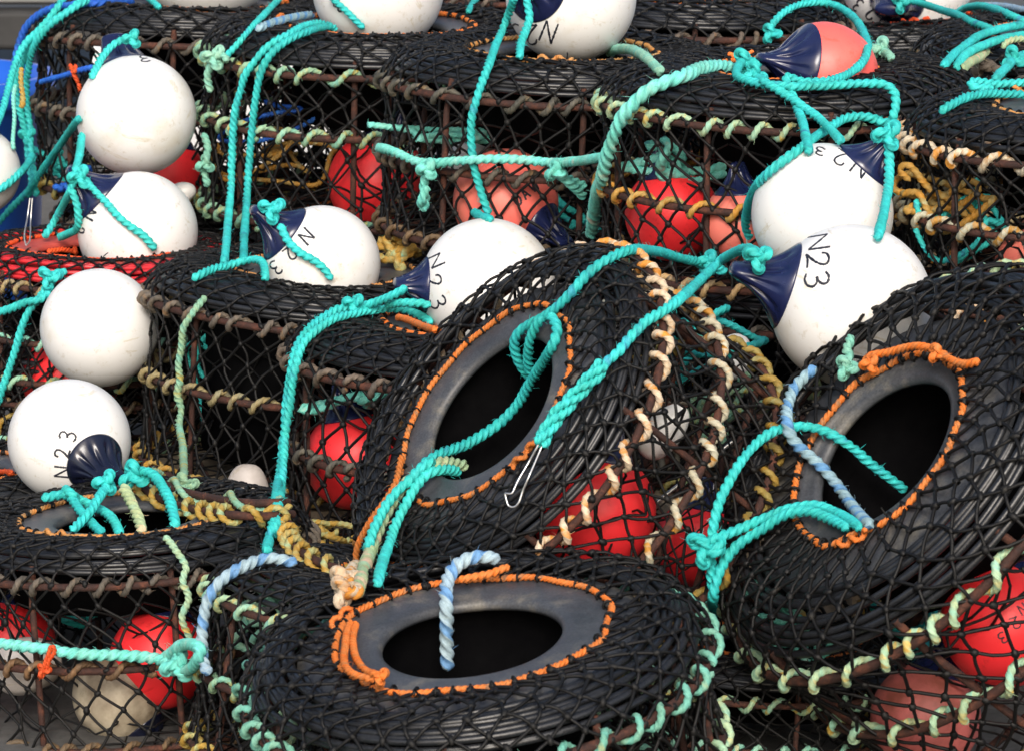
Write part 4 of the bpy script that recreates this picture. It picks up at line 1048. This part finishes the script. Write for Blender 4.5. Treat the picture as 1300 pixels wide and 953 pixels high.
# lower left pot
rope([[(-4, 816), (30, 820), (68, 825), (100, 829), (135, 831), (165, 832), (196, 835), (212, 840), (224, 848), (238, 850), (248, 842), (254, 830), (252, 821), (240, 817), (228, 820), (217, 829), (206, 838)]], 0.0085, 'teal_worn', 'worn turquoise rope tied round the lower left pot', lift=0.006, knots=[(228, 840, 0.017)])
rope([[(66, 818), (63, 828), (58, 840), (55, 850)], [(66, 818), (72, 823), (64, 834), (60, 848)]], 0.0035, 'orange_red', 'small orange tie knotted on the lower left pot', lift=0.018, knots=[(56, 851, 0.008)])
rope([[(136, 612, 5.26), (131, 622, 5.24), (125, 631, 5.20), (112, 651, 5.17), (100, 664, 5.15), (90, 674, 5.13)]], 0.0075, 'teal', 'turquoise rope knotted below the blue black cap, slanting left into the lower left mouth', knots=[(135, 612, 0.013, 5.26)])
rope([[(52, 633, 5.27), (68, 629, 5.28), (85, 628, 5.27), (94, 636, 5.25), (102, 648, 5.22), (116, 663, 5.17), (129, 677, 5.13)]], 0.0075, 'teal', 'turquoise rope over the left rim of the lower left mouth')
rope([[(82, 620, 5.30), (96, 631, 5.28), (115, 641, 5.25), (135, 651, 5.21), (145, 662, 5.18), (152, 677, 5.13)]], 0.0075, 'teal', 'turquoise rope slanting right across the lower left mouth behind the knotted one')
rope([[(159, 596, 5.3), (170, 598, 5.29), (180, 598, 5.28), (190, 600, 5.27), (199, 607, 5.25), (206, 617, 5.22), (212, 628, 5.19), (217, 641, 5.16), (223, 670, 5.12)]], 0.008, 'teal', 'turquoise rope dropping into the right of the lower left mouth', iters=120, knots=[(170, 609, 0.017)])
rope([[(156, 617, 5.24), (161, 626, 5.22), (168, 640, 5.19), (175, 656, 5.16), (181, 676, 5.12)]], 0.0085, 'sage', 'faded sage rope end in the lower left mouth', iters=120)
rope([[(208, 681), (217, 690), (223, 699), (232, 710), (236, 722), (231, 738), (238, 752), (239, 764), (233, 776), (232, 788), (238, 800), (241, 812)]], 0.0055, 'mint_yellow', 'mint and yellow twisted cord running down the lower left pot', lift=0.006)
def bound_hoop(pts, label, mat, wraps):
    root = empty('loose_hoop')
    P = lay(pts, 0.0062, 0.008, 60)
    P = catmull(resample(P, 0.015), 4)
    T, N = transport(P); B = np.cross(T, N)
    V, F = tubes(P[None], N[None], 0.0062, 7)
    mesh_np('bar', V, F, 'rust', parent=root)
    K = len(P); n_ = wraps * 14
    t = np.linspace(0, K - 1, n_)
    f = lambda A: np.stack([np.interp(t, np.arange(K), A[:, k]) for k in range(3)], 1)
    ph_ = np.arange(n_) / 14 * 2 * PI + 0.5 * np.sin(np.arange(n_) * .05)
    Q = f(P) + 0.0115 * (f(N) * np.cos(ph_)[:, None] + f(B) * np.sin(ph_)[:, None])
    g = rope_geo(catmull(Q, 3), 0.0055, 9, 0.5, fuzz=60)
    mesh_np('lashing', g[0], g[1], mat, g[2], parent=root)
    tag(root, label, 'hoop')
bound_hoop([(166, 602), (180, 616), (196, 628), (218, 638), (245, 646), (275, 651), (305, 654), (335, 655), (372, 652)], 'rusty hoop bound with yellow green rope over the back of the lower left mouth', 'yellow_green', 10)
bound_hoop([(190, 604), (215, 617), (245, 627), (280, 634), (320, 638), (365, 637)], 'rusty hoop bound with gold rope at the foot of the dark sided pot', 'mint_yellow', 6)
bound_hoop([(368, 664), (366, 678), (373, 692), (388, 704), (410, 715), (436, 724)], 'rusty hoop bound with yellow green rope left of the cream knot', 'yellow_green', 7)

# clips
def wire(ptsw, r, label, name='steel_hook'):
    P = catmull(np.array(ptsw), 8)
    T, N = transport(P)
    V, F = tubes(P[None], N[None], r, 8)
    return tag(mesh_np(name, V, F, 'steel'), label, 'hook')
P = lay([(684, 563), (672, 585), (659, 607), (648, 628), (641, 622), (646, 642), (657, 640), (664, 622), (676, 594), (688, 566)], 0.0016, 0.016, 10)
wire(resample(P, 0.008), 0.0014, 'bright bent wire hook hanging from the turquoise splice')
P = lay([(38, 252), (35, 275), (31, 300), (33, 312)], 0.0016, 0.02, 10); P2 = lay([(33, 312), (38, 305), (39, 280), (41, 252)], 0.0016, 0.02, 10)
wire(resample(np.vstack([P, P2[1:]]), 0.008), 0.0014, 'steel wire hook at the end of the top left turquoise rope')
wire([W(828, 642, 5.16), W(845, 628, 5.16), W(868, 610, 5.16), W(900, 584, 5.16), W(930, 560, 5.16)], 0.0028, 'straight steel rod behind the net of the tilted middle pot', 'steel_rod')

# tangles of rope inside the pots
def tangle(px, py, d, w, h, mat, label, seed, r=0.006, n=26):
    g = np.random.default_rng(seed)
    q = np.zeros((n, 3)); v = g.normal(size=3)
    p = np.zeros(3)
    for i in range(n):
        v = 0.55 * v + g.normal(size=3) * 0.9 - p * 1.1
        p = p + v * 0.42
        q[i] = p
    q = q / np.abs(q).max(0)
    c = W(px, py, d)
    P = c + q[:, :1] * w * RT + q[:, 1:2] * h * np.array([0, 0, 1.0]) + q[:, 2:3] * w * 0.5 * np.array([0, 1.0, 0])
    V, F, u = rope_geo(catmull(P, 14), r, 9, 0.6, fuzz=60)
    tag(mesh_np('rope_tangle', V, F, mat, u), label, 'rope', 'tangled ropes inside the pots')
tangle(855, 205, 5.66, 0.09, 0.035, 'teal_worn', 'tangle of worn turquoise rope above the red buoy inside the pot', 1, 0.008)
tangle(1215, 255, 5.28, 0.09, 0.05, 'gold', 'tangle of gold rope inside the pot with cream lashings', 2)
tangle(1230, 280, 5.30, 0.08, 0.06, 'teal', 'tangle of turquoise rope inside the pot with cream lashings', 3, 0.005)
tangle(560, 172, 6.15, 0.12, 0.02, 'teal_worn', 'strand of worn turquoise rope high inside the pot with the DAW buoy', 4, 0.006)
tangle(290, 470, 6.1, 0.07, 0.1, 'teal', 'turquoise rope hanging inside the dark sided pot', 5, 0.005, 18)
tangle(455, 515, 5.68, 0.09, 0.03, 'teal_worn', 'worn turquoise rope above the red buoy left of the tilted pot', 6, 0.008, 14)
tangle(430, 680, 5.6, 0.07, 0.04, 'yellow_green', 'yellow green rope tangle at the foot of the upright pot', 7, 0.005)
tangle(880, 430, 5.22, 0.10, 0.07, 'teal', 'bundle of turquoise rope inside the tilted middle pot', 8, 0.006)
tangle(930, 510, 5.3, 0.08, 0.06, 'mint_yellow', 'mint and yellow rope scraps inside the tilted middle pot', 9, 0.005)
tangle(345, 190, 6.75, 0.12, 0.06, 'gold', 'gold rope scraps inside the second top pot', 10, 0.005)
tangle(370, 150, 6.7, 0.13, 0.04, 'blue', 'blue rope scraps inside the second top pot', 11, 0.005, 14)
tangle(90, 235, 7.05, 0.06, 0.03, 'blue', 'knot of blue rope low in the top left pot', 12, 0.007, 20)
tangle(80, 735, 5.2, 0.08, 0.05, 'blue', 'blue rope scraps inside the lower left pot', 13, 0.005, 14)
tangle(110, 780, 5.25, 0.07, 0.07, 'teal', 'thin turquoise rope inside the lower left pot', 14, 0.0045, 14)
tangle(1150, 800, 4.95, 0.05, 0.09, 'teal', 'turquoise rope bundle under the right tilted pot', 15, 0.006)
tangle(985, 800, 4.85, 0.07, 0.06, 'teal_worn', 'worn turquoise rope scraps left under the right tilted pot', 16, 0.005)
tangle(40, 560, 6.3, 0.08, 0.06, 'gold', 'gold and brown rope scraps at the left edge', 17, 0.005)
tangle(500, 320, 6.15, 0.04, 0.03, 'yellow_green', 'yellow green rope bundle beside the middle N23 buoy', 18, 0.008)
tangle(340, 790, 4.95, 0.05, 0.05, 'mint', 'mint rope scraps inside the low front pot', 19, 0.006)
tangle(80, 200, 7.2, 0.07, 0.05, 'teal', 'turquoise rope scraps inside the top left pot', 20, 0.006)
tangle(725, 280, 6.2, 0.06, 0.04, 'teal', 'turquoise rope right of the DAW buoy', 21, 0.006, 16)

# ------------------------------------------------------------------ quay and background
def sheet(name, x0, x1, y0, y1, z, mat):
    V = np.array([[x0, y0, z], [x1, y0, z], [x1, y1, z], [x0, y1, z]], float)
    return mesh_np(name, V, [[0, 1, 2, 3]], mat, smooth=False)
M['concrete'] = surf_mat('quay_concrete', [(0.3, (0.05, 0.05, 0.049)), (0.55, (0.09, 0.088, 0.084)), (0.8, (0.15, 0.145, 0.14))], 1.2, (0.8, 0.95), 0.4, 60, 0.004, fine=0.25)
M['van'] = surf_mat('pale_grey_paint', [(0.3, (0.5, 0.5, 0.51)), (0.7, (0.58, 0.58, 0.58))], 3, (0.3, 0.45), 0)
M['dark'] = surf_mat('black_rubber', [(0.3, (0.015, 0.015, 0.016)), (0.7, (0.03, 0.03, 0.03))], 20, (0.6, 0.8), 0.2)
M['lamp'] = surf_mat('red_lamp_plastic', [(0.3, (0.4, 0.01, 0.01)), (0.7, (0.5, 0.02, 0.02))], 20, (0.2, 0.3), 0)
M['tub'] = surf_mat('blue_plastic_tub', [(0.3, (0.01, 0.09, 0.5)), (0.7, (0.015, 0.13, 0.62))], 6, (0.4, 0.6), 0.1)
M['box_white'] = surf_mat('white_plastic_box', [(0.3, (0.72, 0.72, 0.72)), (0.7, (0.8, 0.8, 0.79))], 6, (0.4, 0.6), 0.1)
g = sheet('ground', -600, 600, -30, 1500, 0, 'concrete'); g['kind'] = 'structure'

def bevel_boxes(name, L, mat, parent, bev=0.02):
    V, F = boxes(L)
    o = mesh_np(name, V, F, mat, smooth=False, parent=parent)
    b = o.modifiers.new('bevel', 'BEVEL'); b.width = bev; b.segments = 3
    return o
# pale van standing behind the pile, its tail at the left
vr = empty('van', (-1.0, 10.4, 0))
bevel_boxes('body', [(-3.2, 2.4, 0, 1.8, 0.46, 2.1)], 'van', vr, 0.09)
bevel_boxes('sill', [(-3.15, 2.35, -0.02, 0.1, 0.34, 0.452)], 'dark', vr, 0.015)
bevel_boxes('tail_lamp', [(-0.56, -0.46, -0.014, 0.05, 0.53, 0.66)], 'lamp', vr, 0.01)
bevel_boxes('rubbing_strip', [(-3.1, 2.3, -0.016, 0.02, 0.80, 0.85)], 'dark', vr, 0.006)
for x in (-2.3, 1.6):
    a = np.linspace(0, 2 * PI, 49)
    V, F = revolve([(1e-3, 0.0), (0.17, 0.0), (0.19, 0.02), (0.31, 0.0), (0.33, 0.03), (0.33, 0.2), (1e-3, 0.2)], 48)
    w_ = mesh_np('wheel', V, F, 'dark', parent=vr); w_.location = (x, -0.01, 0.335); w_.rotation_euler = (-PI / 2, 0, 0)
tag(vr, 'pale grey van parked behind the pots at the top left, red tail lamp', 'van')
tb = empty('plastic_tub', (-1.33, 7.95, 0))
prof = [(0.001, 0.02), (0.24, 0.0), (0.27, 0.03), (0.30, 0.50), (0.32, 0.505), (0.325, 0.56), (0.30, 0.56), (0.285, 0.50), (0.25, 0.05), (0.001, 0.05)]
V, F = revolve(prof, 64)
mesh_np('tub_body', V, F, 'tub', parent=tb)
tag(tb, 'round blue plastic tub at the left edge behind the pile', 'tub')
fx = empty('fish_box', (-0.55, 8.5, 0))
bevel_boxes('box_wall', [(-0.42, 0.42, 0.0, 0.02, 0.0, 0.55), (-0.42, 0.42, 0.48, 0.5, 0.0, 0.55), (-0.42, -0.4, 0.0205, 0.4795, 0.0, 0.55), (0.4, 0.42, 0.0205, 0.4795, 0.0, 0.55)], 'box_white', fx, 0.004)
bevel_boxes('box_rim', [(-0.44, 0.44, -0.02, -0.001, 0.5, 0.56)], 'box_white', fx, 0.006)
tag(fx, 'tall white plastic fish box glimpsed through the nets at the top left', 'box')
